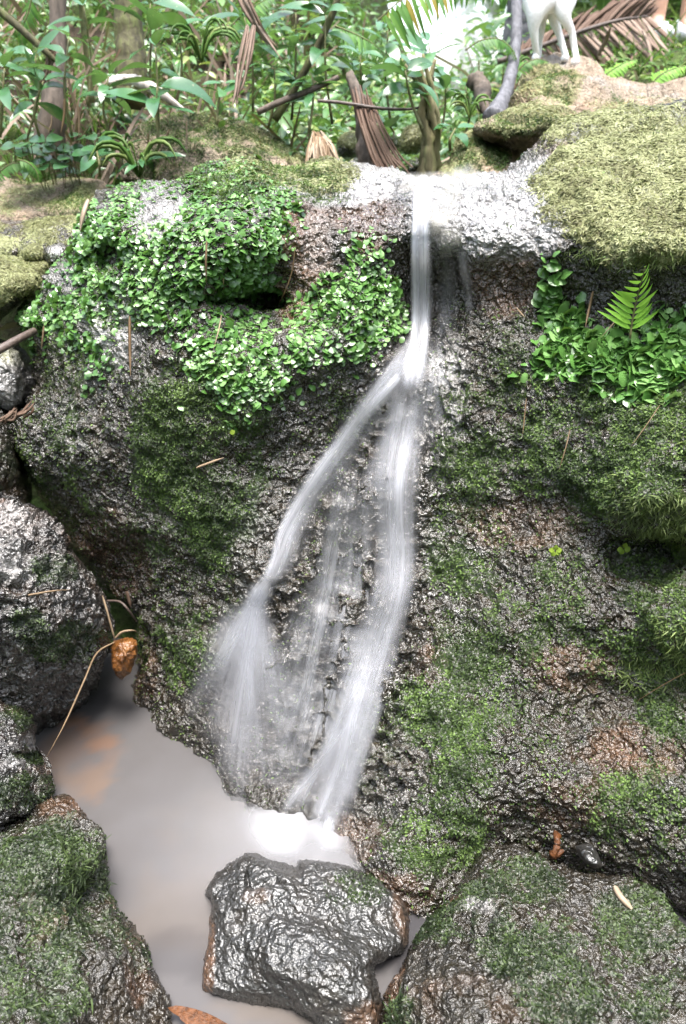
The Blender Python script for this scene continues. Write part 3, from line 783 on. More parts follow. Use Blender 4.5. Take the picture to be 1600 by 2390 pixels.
ROCKS['ledge'] = rock('mossy_ledge', [(-80, 520), (20, 508), (60, 510), (100, 505), (180, 505), (232, 512), (215, 560), (150, 600), (60, 600), (-80, 620)],
    [(-60, 522, 2.60), (60, 512, 2.56), (180, 507, 2.52), (230, 515, 2.5), (120, 545, 2.42), (0, 560, 2.44), (180, 575, 2.40), (60, 598, 2.40)], 'rock', 'flat topped olive mossy ledge behind the small round mossy stone', 'rock',
    step=5, roll=30, rolld=.08, back=.3, seed=73, masks=simple_masks(ymoss=[(150, 540, 110, 40, .85), (0, 560, 60, 40, .5)], rust=[(10, 540, 60, 30, .5)]), disp=((6, .016), (20, .006), (80, .002)))
ROCKS['shelf'] = rock('earthy_ledge', [(-80, 405), (20, 420), (90, 425), (160, 412), (225, 420), (250, 440), (225, 480), (200, 520), (100, 522), (-80, 530)],
    [(-60, 410, 2.9), (90, 428, 2.85), (225, 424, 2.78), (100, 470, 2.68), (0, 480, 2.68), (200, 470, 2.66), (100, 520, 2.62)], 'earth', 'brown earthy ledge with thin green moss under the left low plants', 'rock',
    step=5, roll=30, rolld=.08, back=.3, seed=74, masks=simple_masks(ymoss=[(130, 450, 120, 50, .55), (40, 470, 60, 40, .3)], moss=[(170, 480, 70, 40, .5), (40, 430, 60, 20, .3)], pale=[(110, 445, 40, 20, .2)]), disp=((6, .016), (20, .006), (80, .002)))
# stones and mounds above the fall
ROCKS['overhang'] = rock('overhanging_rock', [(1108, 300), (1128, 282), (1170, 262), (1225, 236), (1270, 226), (1310, 236), (1345, 275), (1335, 305), (1280, 325), (1240, 345), (1205, 378), (1180, 378), (1160, 350), (1128, 325)],
    [(1110, 302, 2.62), (1200, 255, 2.66), (1290, 232, 2.68), (1340, 280, 2.62), (1200, 295, 2.50), (1280, 280, 2.50), (1150, 305, 2.53), (1230, 325, 2.54), (1160, 345, 2.66), (1200, 372, 2.72)],
    'earth', 'pointed mossy rock jutting out over the stream with a dark underside', 'rock', step=3, roll=14, rolld=.06, back=.35, seed=81,
    masks=simple_masks(ymoss=[(1240, 260, 110, 40, .9), (1180, 295, 70, 22, .7), (1270, 300, 60, 30, .5)], moss=[(1200, 290, 90, 30, .5)]), disp=((8, .016), (25, .008), (80, .003)))
ROCKS['mound'] = rock('earth_mound', [(1150, 270), (1170, 240), (1205, 205), (1225, 165), (1260, 138), (1310, 128), (1365, 138), (1392, 160), (1420, 188), (1480, 196), (1560, 190), (1680, 200), (1680, 330), (1350, 340), (1200, 320)],
    [(1155, 268, 3.05), (1230, 170, 3.35), (1310, 132, 3.62), (1385, 160, 3.45), (1480, 198, 3.2), (1600, 194, 3.1), (1300, 180, 3.15), (1250, 220, 2.95), (1350, 230, 2.85), (1450, 240, 2.8), (1600, 240, 2.7), (1300, 280, 2.75), (1450, 290, 2.6), (1650, 310, 2.45), (1200, 300, 2.8)],
    'earth', 'bare brown earth mound with moss that the white dog stands on', 'mound', step=4, roll=24, rolld=.12, back=.5, seed=82,
    masks=simple_masks(ymoss=[(1270, 200, 90, 60, .6), (1500, 250, 140, 40, .35), (1200, 250, 60, 40, .6)], moss=[(1290, 195, 40, 30, .6), (1300, 220, 40, 30, .6), (1440, 235, 25, 12, .7)], rust=[(1330, 165, 70, 30, .35), (1420, 260, 120, 30, .3)], pale=[(1300, 145, 70, 18, .3), (1480, 215, 140, 20, .35)]),
    disp=((5, .03), (14, .016), (40, .007), (100, .003)))
ROCKS['hump'] = rock('mossy_hump', [(1010, 415), (1025, 392), (1048, 365), (1060, 330), (1085, 305), (1120, 300), (1160, 320), (1190, 350), (1200, 390), (1150, 420)],
    [(1012, 412, 2.62), (1050, 365, 2.68), (1090, 310, 2.76), (1150, 325, 2.72), (1195, 380, 2.62), (1100, 365, 2.56), (1140, 395, 2.50), (1060, 405, 2.56)], 'earth', 'low mossy hump with leafy sprigs beside the lip of the fall', 'rock', step=3, roll=14, rolld=.06, back=.25, seed=83,
    masks=simple_masks(ymoss=[(1060, 370, 50, 50, .9), (1130, 340, 70, 50, .8)], moss=[(1120, 370, 70, 40, .7)]), disp=((8, .014), (25, .008), (80, .003)))
for nm, ol, Yc, lab, mk_ in (
    ('pebble1', [(785, 345), (795, 318), (815, 308), (838, 318), (842, 350), (830, 370), (800, 368)], 3.0, 'round half mossy stone left of the dead palm stump', dict(ymoss=[(820, 325, 30, 25, .9)])),
    ('pebble2', [(940, 408), (948, 380), (975, 362), (992, 360), (996, 400), (985, 418)], 2.75, 'dark pointed stone with a mossy cap at the foot of the twisted trunk', dict(moss=[(965, 380, 30, 25, .8)])),
    ('pebble3', [(930, 352), (938, 310), (960, 290), (985, 300), (990, 345), (965, 362)], 3.1, 'yellow mossy stone standing behind the dark pointed stone', dict(ymoss=[(955, 320, 35, 40, .9)])),
    ('pebble4', [(888, 340), (900, 318), (925, 318), (935, 338), (918, 352)], 3.2, 'small green mossy stone right of the dead palm stump', dict(moss=[(910, 330, 30, 20, .9)])),
    ('pebble5', [(810, 388), (822, 372), (850, 366), (870, 380), (868, 400), (840, 405)], 2.85, 'small dark stone at the foot of the dead palm stump', dict(moss=[(840, 372, 20, 8, .5)]))):
    c_ = np.mean(ol, 0)
    ROCKS[nm] = rock('stream_stone', ol, [(x, y, Yc + .06) for x, y in ol] + [(c_[0], c_[1], Yc - .03)], 'rock', lab, 'stone', 'stones in the stream bed above the fall', step=3, roll=14, rolld=.06, back=.12, seed=90 + int(ol[0][0]) % 13,
                     masks=simple_masks(**mk_), disp=((12, .010), (40, .004)))
ROCKS['bank'] = rock('mossy_bank', [(290, 420), (300, 360), (330, 310), (400, 272), (480, 262), (560, 280), (620, 310), (680, 345), (705, 372), (700, 410), (560, 430), (400, 440)],
    [(295, 410, 2.75), (340, 310, 2.95), (480, 268, 3.05), (620, 315, 2.95), (700, 375, 2.85), (400, 340, 2.72), (520, 340, 2.72), (620, 365, 2.74), (480, 410, 2.62), (350, 400, 2.66)], 'earth', 'dark bank hump furry with green moss behind the boulder\'s top', 'rock', step=4, roll=24, rolld=.10, back=.4, seed=84,
    masks=simple_masks(moss=[(480, 310, 180, 60, .9), (400, 380, 120, 60, .7), (600, 350, 110, 40, .8)], ymoss=[(600, 330, 100, 40, .5), (520, 285, 80, 25, .4), (670, 370, 40, 30, .7)]), disp=((6, .03), (20, .012), (60, .005)))

# ------------------------------------------------------------------ moss and liverwort
DIA = (np.array([[0, 0, 0], [.5, .5, .12], [0, 1, -.05], [-.5, .5, .12]]), [np.array([[0, 1, 2, 3]])])
a_ = np.linspace(-.95 * np.pi, .95 * np.pi, 9)
LOBE = (np.vstack([[[0, 0, 0]], np.stack([.55 * np.sin(a_), .5 + .5 * np.cos(a_) * 1.0, .16 * (1 + np.cos(a_)) - .22 * np.abs(np.sin(a_)) + .05 * np.sin(a_ * 5)], -1), [[0, .5, .16]]]),
        [np.array([[10, k, k + 1] for k in range(1, 9)] + [[10, 9, 1]])])
s_ = np.linspace(0, 1, 5)
w_ = np.array([.5, .9, .9, .6, .05])
STRAND = (np.vstack([np.stack([w_ * .5, s_, -.45 * s_ ** 2], -1), np.stack([-w_ * .5, s_, -.45 * s_ ** 2 + .02], -1)]), [np.array([[k, k + 1, k + 6, k + 5] for k in range(4)])])

def carpet(items, tmpl, name, mat, label, cat, size, aspect=.6, lift=.5, down=.3, dark=0., lo=0., hi=1., spread=1.0):
    Vs, Fs, Rs, n0 = [], [], [], 0
    for R, dens, n in items:
        g = pick(R, dens, n)
        if g is None: continue
        P, N, px, py = g
        n = len(P)
        rv = rng.normal(size=(n, 3))
        tng = unit(rv - N * (rv * N).sum(-1, keepdims=True))
        D = unit(N * lift + tng * spread + np.array([0, 0, -down]))
        U = unit(N + .35 * rng.normal(size=(n, 3)) + np.array([0, 0, .5]))
        S = size * np.exp(np.clip(.42 * rng.normal(size=n), -1., .5))
        cl = np.clip(.5 + .5 * fbm(P, 14, 3, .6, 9) + .25 * rng.normal(size=n), 0, 1)
        V, F, r = scatter(tmpl[0], tmpl[1], P - N * size * .08, D, U, np.stack([S * aspect, S, S], -1), lo + (hi - lo) * cl)
        Vs.append(V); Fs.append(F[0] + n0); Rs.append(r); n0 += len(V)
    o = make(name, np.concatenate(Vs), np.concatenate(Fs), M[mat], None, {'rnd': np.concatenate(Rs)})
    return tag(o, label, cat, kind='stuff')

px, py, V0 = MAIN['px'], MAIN['py'], MAIN['V']
nA = fbm(V0, 9, 4, .6, 101)
liv = np.clip(pmask(px, py, LIV, 75) * 1.25 + .75 * nA + .55 * fbm(V0, 34, 3, .6, 103) - .22, 0, 1) * pmask(px, py, LIV, 75) * (1 - .93 * pmask(px, py, LIVHOLE, 26))
liv *= 1 - .8 * bmask(px, py, [(560, 708, 90, 18, 1)])
trail = np.clip(pmask(px, py, LIV, 190) * 1.1 - .25 + .9 * nA + .6 * fbm(V0, 30, 3, .6, 107) - .12, 0, 1) * (py > 520) * sst(0, .35, pmask(px, py, LIV, 190))
liv = np.maximum(liv, .42 * trail * (1 - bmask(px, py, [(985, 700, 60, 300, 1)])))
livR = liv * (px > 1200)
livL = liv * (px <= 1200)
carpet([(MAIN, livL, 11500)], LOBE, 'liverwort', 'liverwort', 'shingled mat of bright green liverwort lobes on the boulder left of the fall', 'liverwort', .0105, 1.1, .38, .5, spread=.55)
carpet([(MAIN, livR, 1700)], LOBE, 'liverwort', 'liverwort', 'patch of larger glossy liverwort lobes under the small fern right of the fall', 'liverwort', .0175, 1.1, .5, .5, spread=.55, lo=.2)
mossd = MAIN['mk']['moss'] ** 1.3 + .03 * (py > 700)
wetpath = bmask(px, py, [(620, 1300, 90, 220, 1), (930, 1100, 90, 500, 1), (820, 1700, 150, 350, .9), (560, 1550, 90, 250, .9), (980, 600, 70, 250, 1)])
mossd = mossd * (1 - wetpath)
itm = [(MAIN, mossd, 95000)]
for k, n in (('bank', 16000), ('hump', 3500), ('mound', 2500), ('overhang', 1500), ('pebble2', 500), ('pebble4', 500), ('shelf', 1500)):
    itm.append((ROCKS[k], ROCKS[k]['mk']['moss'] ** 1.3, n))
carpet(itm, DIA, 'moss', 'moss', 'short green moss speckled over the wet wall and the bank above it', 'moss', .0055, .50, .9, .1, hi=1.0)
carpet([(ROCKS[k], ROCKS[k]['mk']['moss'] ** 1.3, n) for k, n in (('right', 13000), ('lowleft', 8500), ('centre', 700), ('midleft', 3500), ('lowstep', 3500))], DIA, 'moss', 'dmoss', 'short dark green moss on the foreground boulders around the pool', 'moss', .0055, .45, .9, .1)
itm = [(MAIN, MAIN['mk']['ymoss'] * np.clip(.75 + 1.2 * fbm(V0, 20, 4, .6, 111), .05, 1.5), 85000)]
for k, n in (('overhang', 7000), ('mound', 11000), ('hump', 7000), ('bank', 9000), ('yellowm', 8000), ('tinymoss', 1500), ('ledge', 7000), ('shelf', 5000), ('pebble1', 800), ('pebble3', 900)):
    itm.append((ROCKS[k], ROCKS[k]['mk']['ymoss'], n))
carpet(itm, STRAND, 'yellow_moss', 'ymoss', 'tangled yellow green moss cushioning the tops of the rocks above the fall', 'moss', .0085, .30, .6, .15)
strag = bmask(px, py, [(1560, 1190, 130, 60, 1), (1480, 1130, 90, 40, .5), (1600, 1400, 90, 160, .6), (1540, 1580, 110, 60, .7), (1590, 1000, 60, 80, .4), (1540, 600, 120, 22, .6), (1400, 598, 120, 16, .4)])
carpet([(MAIN, strag, 9000)], STRAND, 'hanging_moss', 'straggle', 'straggly olive moss hanging in fringes off the boulder\'s right side', 'moss', .0125, .12, .5, .8, spread=.8)
sh = simple_masks(moss=[(90, 2000, 150, 70, 1), (130, 2080, 130, 60, .9), (70, 2190, 150, 80, .6), (170, 2230, 130, 60, .6), (80, 2330, 120, 70, .8), (30, 1960, 60, 40, .7)])(ROCKS['lowleft']['px'], ROCKS['lowleft']['py'], ROCKS['lowleft']['V'])['moss']
carpet([(ROCKS['lowleft'], sh ** 1.5, 5200), (ROCKS['right'], ROCKS['right']['mk']['moss'] ** 2, 1500)], STRAND, 'shaggy_moss', 'dmoss', 'shaggy dark moss strands trailing over the lower left boulder', 'moss', .017, .13, .5, .6)

# ------------------------------------------------------------------ water
def Ymain(px, py):
    px, py = np.asarray(px, float), np.asarray(py, float)
    L, x0, y0, st = MAIN['look']
    iy = np.clip(((py - y0) / st).round().astype(int), 0, L.shape[0] - 1); ix = np.clip(((px - x0) / st).round().astype(int), 0, L.shape[1] - 1)
    return MAIN['tps'](px, py) + main_extra(px, py) + L[iy, ix]

class Flow:
    def __init__(s): s.V, s.Q, s.f, s.d, s.n = [], [], [], [], 0
    def ribbon(s, path, nseg=60, nu=11, off=.03, dens=1.0, fin=.12, fout=.2, power=1.5, bulge=.006, seed=0.0):
        """path: (px, py, half width in px[, distance off the rock])"""
        p = [(q[0], q[1], q[2], q[3] if len(q) > 3 else off) for q in path]
        C = catmull([(a, b, c) for a, b, c, _ in p], nseg)
        O = catmull([(o, 0, 0) for *_, o in p], nseg)[:, 0]
        T = np.gradient(C[:, :2], axis=0); T /= np.linalg.norm(T, axis=1, keepdims=True) + 1e-9
        Sd = np.stack([-T[:, 1], T[:, 0]], -1)
        u = np.linspace(-1, 1, nu)
        gx = C[:, None, 0] + Sd[:, None, 0] * u[None] * C[:, None, 2]
        gy = C[:, None, 1] + Sd[:, None, 1] * u[None] * C[:, None, 2]
        Y = Ymain(gx, gy) * .5 + Ymain(C[:, 0], C[:, 1])[:, None] * .5
        if nu < 41:        # running water rounds off the bumps below it
            kk = np.ones(11) / 11
            Yp = np.pad(Y, ((5, 5), (0, 0)), mode='edge')
            Ys = np.stack([np.convolve(Yp[:, q], kk, 'valid') for q in range(nu)], 1)
            Y = np.minimum(Ys, Y + .006)
        Y = Y - O[:, None] - bulge * (1 - u[None] ** 2)
        V = at(gx, gy, Y)
        ln = np.concatenate([[0], np.cumsum(np.linalg.norm(np.diff(V[:, nu // 2], axis=0), axis=1))])
        wd = np.linalg.norm(V[:, -1] - V[:, 0], axis=1)
        fl = np.stack([u[None] * .5 * wd[:, None] + seed, np.broadcast_to(ln[:, None], gx.shape), 0 * gx + seed], -1)
        sg = np.linspace(0, 1, nseg)
        al = np.clip(sg / max(fin, 1e-3), 0, 1) * np.clip((1 - sg) / max(fout, 1e-3), 0, 1)
        al = al * al * (3 - 2 * al)
        dn = dens * al[:, None] * (1 - np.abs(u[None]) ** 2) ** (power + .7)
        i = np.arange(nseg - 1)[:, None] * nu + np.arange(nu - 1)[None]
        s.V.append(V.reshape(-1, 3)); s.f.append(fl.reshape(-1, 3)); s.d.append(dn.ravel())
        s.Q.append(np.stack([i, i + 1, i + nu + 1, i + nu], -1).reshape(-1, 4) + s.n); s.n += nseg * nu
    def build(s, name, mat, parent=None):
        V = np.concatenate(s.V)
        if parent is not None: V = V - np.array(parent.location)
        return make(name, V, np.concatenate(s.Q), M[mat], parent, {'flow': np.concatenate(s.f), 'dens': np.concatenate(s.d)})

fall = empty('waterfall', at(700, 2000, 1.24), 'silky white waterfall that splits into two streams down the mossy boulder', 'waterfall')
def jit(path, dx, w=1.0, dw=0.0):
    return [(q[0] + dx * (1 if k else .5) + random.uniform(-4, 4), q[1], max(q[2] * w, 3), *(q[3:])) for k, q in enumerate(path)]
main_p = [(1000, 425, 26, .006), (990, 455, 25, .02), (985, 490, 24, .04), (984, 560, 24, .06), (985, 640, 26, .06), (984, 720, 26, .05), (978, 790, 26, .04), (968, 860, 30, .03), (958, 930, 36, .03)]
f = Flow()
f.ribbon(main_p, 70, 13, dens=.8, fin=.05, fout=.12, power=.8, seed=.3)
f.ribbon(jit(main_p, -13, .5), 70, 9, dens=1.0, fin=.06, fout=.16, power=1, seed=.9)
f.ribbon(jit(main_p, 10, .45), 70, 9, dens=.9, fin=.06, fout=.16, power=1, seed=1.7)
f.ribbon([(1000, 415, 34, .004), (990, 440, 32, .008), (985, 470, 30, .012)], 24, 11, dens=.6, fin=.2, fout=.4, seed=5.5)
f.build('upper_stream', 'flow', fall)
left_p = [(965, 780, 16), (945, 830, 22), (905, 890, 26), (850, 960, 27), (800, 1030, 26), (745, 1105, 27), (700, 1175, 28), (668, 1245, 26), (645, 1310, 22), (622, 1365, 26)]
f = Flow()
f.ribbon(left_p, 80, 13, .018, dens=.62, fin=.1, fout=.06, power=1.1, seed=2.1)
f.ribbon(jit(left_p, -8, .6), 80, 9, .022, dens=.6, fin=.25, fout=.06, seed=2.6)
f.ribbon(jit(left_p, 14, .8), 80, 9, .012, dens=.45, fin=.2, fout=.06, seed=3.3)
f.ribbon(jit(left_p, 26, 1.8), 80, 11, .006, dens=.22, fin=.2, fout=.1, seed=3.7)
f.ribbon([(975, 760, 10), (930, 850, 30), (880, 920, 34), (820, 990, 30), (770, 1060, 26)], 50, 11, .03, dens=.4, fin=.3, fout=.4, seed=3.9)
f.ribbon([(940, 870, 10), (915, 900, 16), (870, 950, 16), (830, 1000, 10)], 30, 9, .045, dens=.9, fin=.2, fout=.5, seed=4.1)
f.build('left_stream', 'flow', fall)
f = Flow()
f.ribbon([(640, 1345, 18), (615, 1372, 32), (590, 1410, 40), (565, 1460, 46)], 36, 13, .022, dens=1.1, fin=.35, fout=.7, power=1.2, seed=6.1)
for k, (ex, ey, w, dn) in enumerate(((465, 1640, 50, .42), (500, 1700, 48, .42), (535, 1770, 54, .5), (560, 1830, 46, .42), (600, 1760, 60, .32), (520, 1560, 70, .5), (640, 1680, 70, .24), (550, 1500, 80, .4), (650, 1800, 80, .3), (575, 1620, 90, .28))):
    f.ribbon([(620 - 2 * k, 1362, 16), (600 - 2 * k + (ex - 540) * .15, 1420, 30), ((ex + 590) / 2, (ey + 1400) / 2, w), (ex, ey, w), (ex - 6, ey + 60, w)], 50, 13, .022 - .002 * k, dens=min(1, dn * 1.15), fin=.1, fout=.55, power=1.4, seed=7 + k * .7)
f.build('left_fan', 'flow', fall)
mid_p = [(958, 880, 34), (945, 960, 38), (930, 1050, 42), (922, 1130, 40), (922, 1210, 40), (925, 1300, 38), (912, 1390, 40), (885, 1480, 46), (855, 1570, 50), (828, 1660, 50), (805, 1750, 44), (785, 1840, 40), (765, 1930, 34), (752, 2015, 26)]
f = Flow()
f.ribbon(jit(mid_p, 0, 1.35), 110, 15, .014, dens=.6, fin=.08, fout=.3, power=1.0, seed=11.1)
f.ribbon(jit(mid_p, 14, .7), 110, 9, .022, dens=.5, fin=.2, fout=.3, seed=11.9)
f.ribbon(jit(mid_p, -24, 1.0), 110, 11, .008, dens=.3, fin=.15, fout=.15, seed=12.4)
f.ribbon(jit(mid_p, 34, .7), 110, 9, .008, dens=.26, fin=.25, fout=.3, seed=12.8)
f.ribbon([(920, 1100, 14), (918, 1180, 26), (922, 1260, 26), (926, 1340, 20)], 50, 9, .025, dens=.5, fin=.4, fout=.5, seed=13.2)
for k, (sx, sy, ex, ey, w, dn) in enumerate(((890, 1500, 690, 1900, 30, .42), (870, 1560, 735, 1930, 26, .5), (850, 1640, 665, 1880, 22, .4), (900, 1560, 800, 1880, 30, .35), (820, 1700, 655, 1900, 18, .45), (840, 1740, 745, 1990, 20, .55), (770, 1880, 752, 2010, 18, .8))):
    f.ribbon([(sx, sy, w * .6), (sx * .65 + ex * .35, sy * .65 + ey * .35, w), (sx * .3 + ex * .7, sy * .3 + ey * .7, w), (ex, ey, w)], 46, 9, .010, dens=min(1, dn * 1.2), fin=.3, fout=.12, seed=14 + k * .6)
f.build('middle_stream', 'flow', fall)
f = Flow()
f.ribbon([(840, 1060, 40), (820, 1180, 70), (800, 1320, 90), (770, 1480, 120), (740, 1620, 120), (700, 1760, 100), (680, 1880, 70)], 110, 41, .004, dens=.95, fin=.25, fout=.25, power=.8, seed=20.5)
f.ribbon([(1075, 575, 16, .02), (1082, 620, 16, .04), (1092, 690, 14, .04), (1094, 760, 12, .02)], 40, 9, dens=.55, fin=.2, fout=.35, seed=21.4)
f.ribbon([(1010, 770, 30), (1020, 860, 46), (1010, 960, 46), (985, 1060, 30)], 50, 15, .004, dens=.7, fin=.25, fout=.4, seed=22.6)
f.ribbon([(1040, 560, 40), (1045, 640, 30), (1040, 740, 30), (1020, 800, 30)], 40, 11, .014, dens=.3, fin=.3, fout=.4, seed=23.6)
f.ribbon([(900, 1000, 20), (870, 1120, 34), (840, 1260, 40), (830, 1400, 50)], 60, 15, .005, dens=.6, fin=.3, fout=.4, seed=24.6)
f.build('thin_veil', 'veil', fall)

# wet film of the stream over the ledge, right of the lip
m_, nt, N_, L_, b_ = mat_new('running_film')
b_.inputs['Base Color'].default_value = (.30, .29, .26, 1); b_.inputs['Roughness'].default_value = .12; b_.inputs['IOR'].default_value = 1.33
tpn = nd(nt, 'ShaderNodeBsdfTransparent'); mxs = nd(nt, 'ShaderNodeMixShader')
L_.new(math_(nt, 'MULTIPLY', attr(nt, 'dens'), ramp(nt, tex(nt, 24, 4), [(.35, .1), (.7, .8)]), True), mxs.inputs[0])
L_.new(tpn.outputs[0], mxs.inputs[1]); L_.new(b_.outputs[0], mxs.inputs[2]); L_.new(mxs.outputs[0], N_['Material Output'].inputs[0])
bp = nd(nt, 'ShaderNodeBump', Strength=.25, Distance=.02); L_.new(tex(nt, 30, 3), bp.inputs['Height']); L_.new(bp.outputs[0], b_.inputs['Normal'])
M['film'] = m_
f = Flow()
f.ribbon([(1120, 400, 30, .0), (1060, 430, 40, .006), (1030, 480, 50, .008), (1040, 540, 44, .008), (1080, 590, 24, .01)], 50, 13, dens=1.2, fin=.1, fout=.2, power=.7, seed=31)
f.ribbon([(870, 412, 20, .0), (930, 425, 26, .006), (1000, 428, 30, .008), (1080, 420, 26, .006), (1150, 405, 14, .0)], 50, 13, dens=1.2, fin=.15, fout=.2, power=.7, seed=32)
f.build('lip_film', 'film', fall)

# the pool
xs = np.linspace(-1.4, 1.6, 150); ys = np.linspace(.2, 2.1, 110)
X, Yg = np.meshgrid(xs, ys)
P = np.stack([X, Yg, 0 * X], -1).reshape(-1, 3)
t_ = (P[:, 1] * CP + (CAMZ - P[:, 2]) * SP)
ppx = CX + F * P[:, 0] / t_
ppy = CY - F * (P[:, 1] * SP + (P[:, 2] - CAMZ) * CP) / t_
P[:, 2] += fbm(P, 9, 3, .5, 5) * .003
ppx = ppx + 90 * fbm(P, 6, 4, .6, 51); ppy = ppy + 70 * fbm(P, 6, 4, .6, 52)
ny, nx = X.shape
i = np.arange(ny - 1)[:, None] * nx + np.arange(nx - 1)[None]
Q = np.stack([i, i + 1, i + nx + 1, i + nx], -1).reshape(-1, 4)
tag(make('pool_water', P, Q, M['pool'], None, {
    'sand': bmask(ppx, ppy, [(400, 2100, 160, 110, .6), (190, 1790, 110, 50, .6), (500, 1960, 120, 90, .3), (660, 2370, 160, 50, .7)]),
    'deep_shade': bmask(ppx, ppy, [(420, 2210, 90, 80, .35), (150, 1680, 70, 24, .4), (280, 1640, 80, 24, .4), (950, 2190, 80, 90, .9), (960, 2150, 60, 50, .7), (640, 1800, 60, 60, .4)]),  # darker, less milky spots; beside the flat rock, shade painted into the colour
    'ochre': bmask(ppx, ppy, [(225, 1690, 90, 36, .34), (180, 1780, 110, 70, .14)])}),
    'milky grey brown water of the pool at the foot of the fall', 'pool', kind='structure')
# foam where the fall lands
nr, na = 22, 40
cen = atz(655, 1968, 0)
rr_, aa_ = np.meshgrid(np.linspace(0, 1, nr), np.linspace(0, 2 * np.pi, na, endpoint=False), indexing='ij')
dx1 = atz(560, 1930, 0) - cen; dx2 = atz(745, 2010, 0) - cen
ax_ = unit(dx2 - dx1); ay_ = np.array([-ax_[1], ax_[0], 0])
Rx, Ry = .235, .19
P = cen + (rr_ * np.cos(aa_) * Rx)[..., None] * ax_ + (rr_ * np.sin(aa_) * Ry)[..., None] * ay_
P = P.reshape(-1, 3)
P[:, 2] = .016 + .010 * (1 - rr_.ravel() ** 1.5) + fbm(P, 14, 3, .5, 3) * .004 * (1 - rr_.ravel())
i = np.arange(nr - 1)[:, None] * na; j = np.arange(na)[None]; j2 = (j + 1) % na
Q = np.stack([i + j, i + na + j, i + na + j2, i + j2], -1).reshape(-1, 4)
tag(make('foam', P, Q, M['foam'], None, {'flow': P * 1.0, 'dens': 1.25 * (1 - sst(.0, 1, rr_.ravel() * (1 + .5 * fbm(P, 9, 3, .5, 13)))) ** 3.0}), 'bright white foam where the waterfall lands in the pool', 'foam', kind='stuff')
# spreading milky haze of bubbles on the surface
P2 = cen + np.array([-.03, .0, 0]) + (rr_ * np.cos(aa_) * .5)[..., None] * ax_ + (rr_ * np.sin(aa_) * .42)[..., None] * ay_
P2 = P2.reshape(-1, 3); P2[:, 2] = .009 + .003 * (1 - rr_.ravel())
tag(make('foam', P2, Q, M['foam'], None, {'flow': P2 * .3, 'dens': .36 * (1 - sst(.0, 1, rr_.ravel())) ** 2.0}), 'thin milky bubbles spreading over the pool around the white foam', 'foam', kind='stuff')
# shallow run at the bottom edge

# ------------------------------------------------------------------ undergrowth (stuff)
def ground_scatter(n, xr, yr, dens=None, seed=0):
    k = 0; out = []
    x = rng.uniform(*xr, n * 4); y = rng.uniform(*yr, n * 4)
    keep = np.ones(len(x), bool)
    if dens is not None: keep = rng.random(len(x)) < dens(x, y)
    x, y = x[keep][:n], y[keep][:n]
    return np.stack([x, y, ground_at(x, y)], -1)

LF = np.linspace(0, 1, 6)
lw = np.sin(np.pi * LF ** .8) ** .8; lw[0] = .08; lw[-1] = .02
LEAFT = (np.vstack([np.stack([.5 * lw, LF, -.30 * LF ** 2 + .10 * lw], -1), np.stack([0 * lw, LF, -.30 * LF ** 2], -1), np.stack([-.5 * lw, LF, -.30 * LF ** 2 + .10 * lw], -1)]),
         [np.array([[k, k + 6, k + 7, k + 1] for k in range(5)] + [[k + 6, k + 12, k + 13, k + 7] for k in range(5)])])

def leaf_mass(name, base, per, hgt, size, aspect, mat, label, cat, spread=.1, lo=0, hi=1, flat=.6, tmpl=LEAFT):
    n = len(base) * per
    B = np.repeat(base, per, 0)
    h = np.repeat(hgt * np.exp(.35 * rng.normal(size=len(base))), per) * rng.uniform(.15, 1, n)
    sp = spread * rng.normal(size=(n, 2))
    P = B + np.stack([sp[:, 0], sp[:, 1], h], -1)
    a = rng.uniform(0, 2 * np.pi, n)
    D = np.stack([np.cos(a), np.sin(a) - .25, rng.normal(size=n) * .35 * (1.2 - flat) * 2], -1)
    U = np.stack([.35 * rng.normal(size=n), .35 * rng.normal(size=n) - .25, np.ones(n)], -1)
    S = np.repeat(size * np.exp(.3 * rng.normal(size=len(base))), per) * np.exp(.2 * rng.normal(size=n))
    R = np.clip(np.repeat(rng.uniform(lo, hi, len(base)), per) + .12 * rng.normal(size=n), 0, 1)
    V, Fs, r = scatter(tmpl[0], tmpl[1], P, D, U, np.stack([S * aspect, S, S], -1), R)
    return tag(make(name, V, Fs, M[mat], None, {'rnd': r}), label, cat, kind='stuff')

def dl(x, y):   # left bank
    return sst(.3, -.2, x - .1 * (y - 3)) * np.where(y < 3.0, .35, 1)
def dr(x, y):   # clearing on the right
    return sst(.9, 1.25, x - .10 * (y - 3)) * sst(3.5, 3.9, y)
def dc(x, y):   # centre, either side of the stream
    return (x < .205 * y) * np.exp(-((x - .25 - .1 * (y - 3)) / .6) ** 2) * (1 - .85 * np.exp(-((x - .25 - .12 * (y - 2.6)) / .16) ** 2)) * sst(2.8, 3.3, y)
leaf_mass('undergrowth', ground_scatter(1200, (-3.2, .6), (2.95, 6.5), dl), 10, .21, .045, .36, 'under', 'mixed leafy undergrowth covering the bank behind the fall', 'undergrowth', .10, 0, .85)
leaf_mass('undergrowth', ground_scatter(800, (-.6, 1.4), (3.0, 6.5), dc), 11, .26, .055, .40, 'under', 'thick leafy undergrowth along the stream above the fall', 'undergrowth', .11, .2, .95)
leaf_mass('ground_cover', ground_scatter(2600, (.8, 4.5), (3.5, 8), dr), 8, .04, .038, .32, 'grass', 'bright green low plants covering the clearing by the person and the dog', 'ground cover', .06, .2, .9, .3)
leaf_mass('forest', ground_scatter(900, (-14, 16), (6.6, 16), lambda x, y: sst(.06, .09, np.abs(x - .105 * y) / y)), 22, 1.4, .20, .42, 'under', 'leafy forest closing in behind the clearing', 'forest', .5, .05, .8)

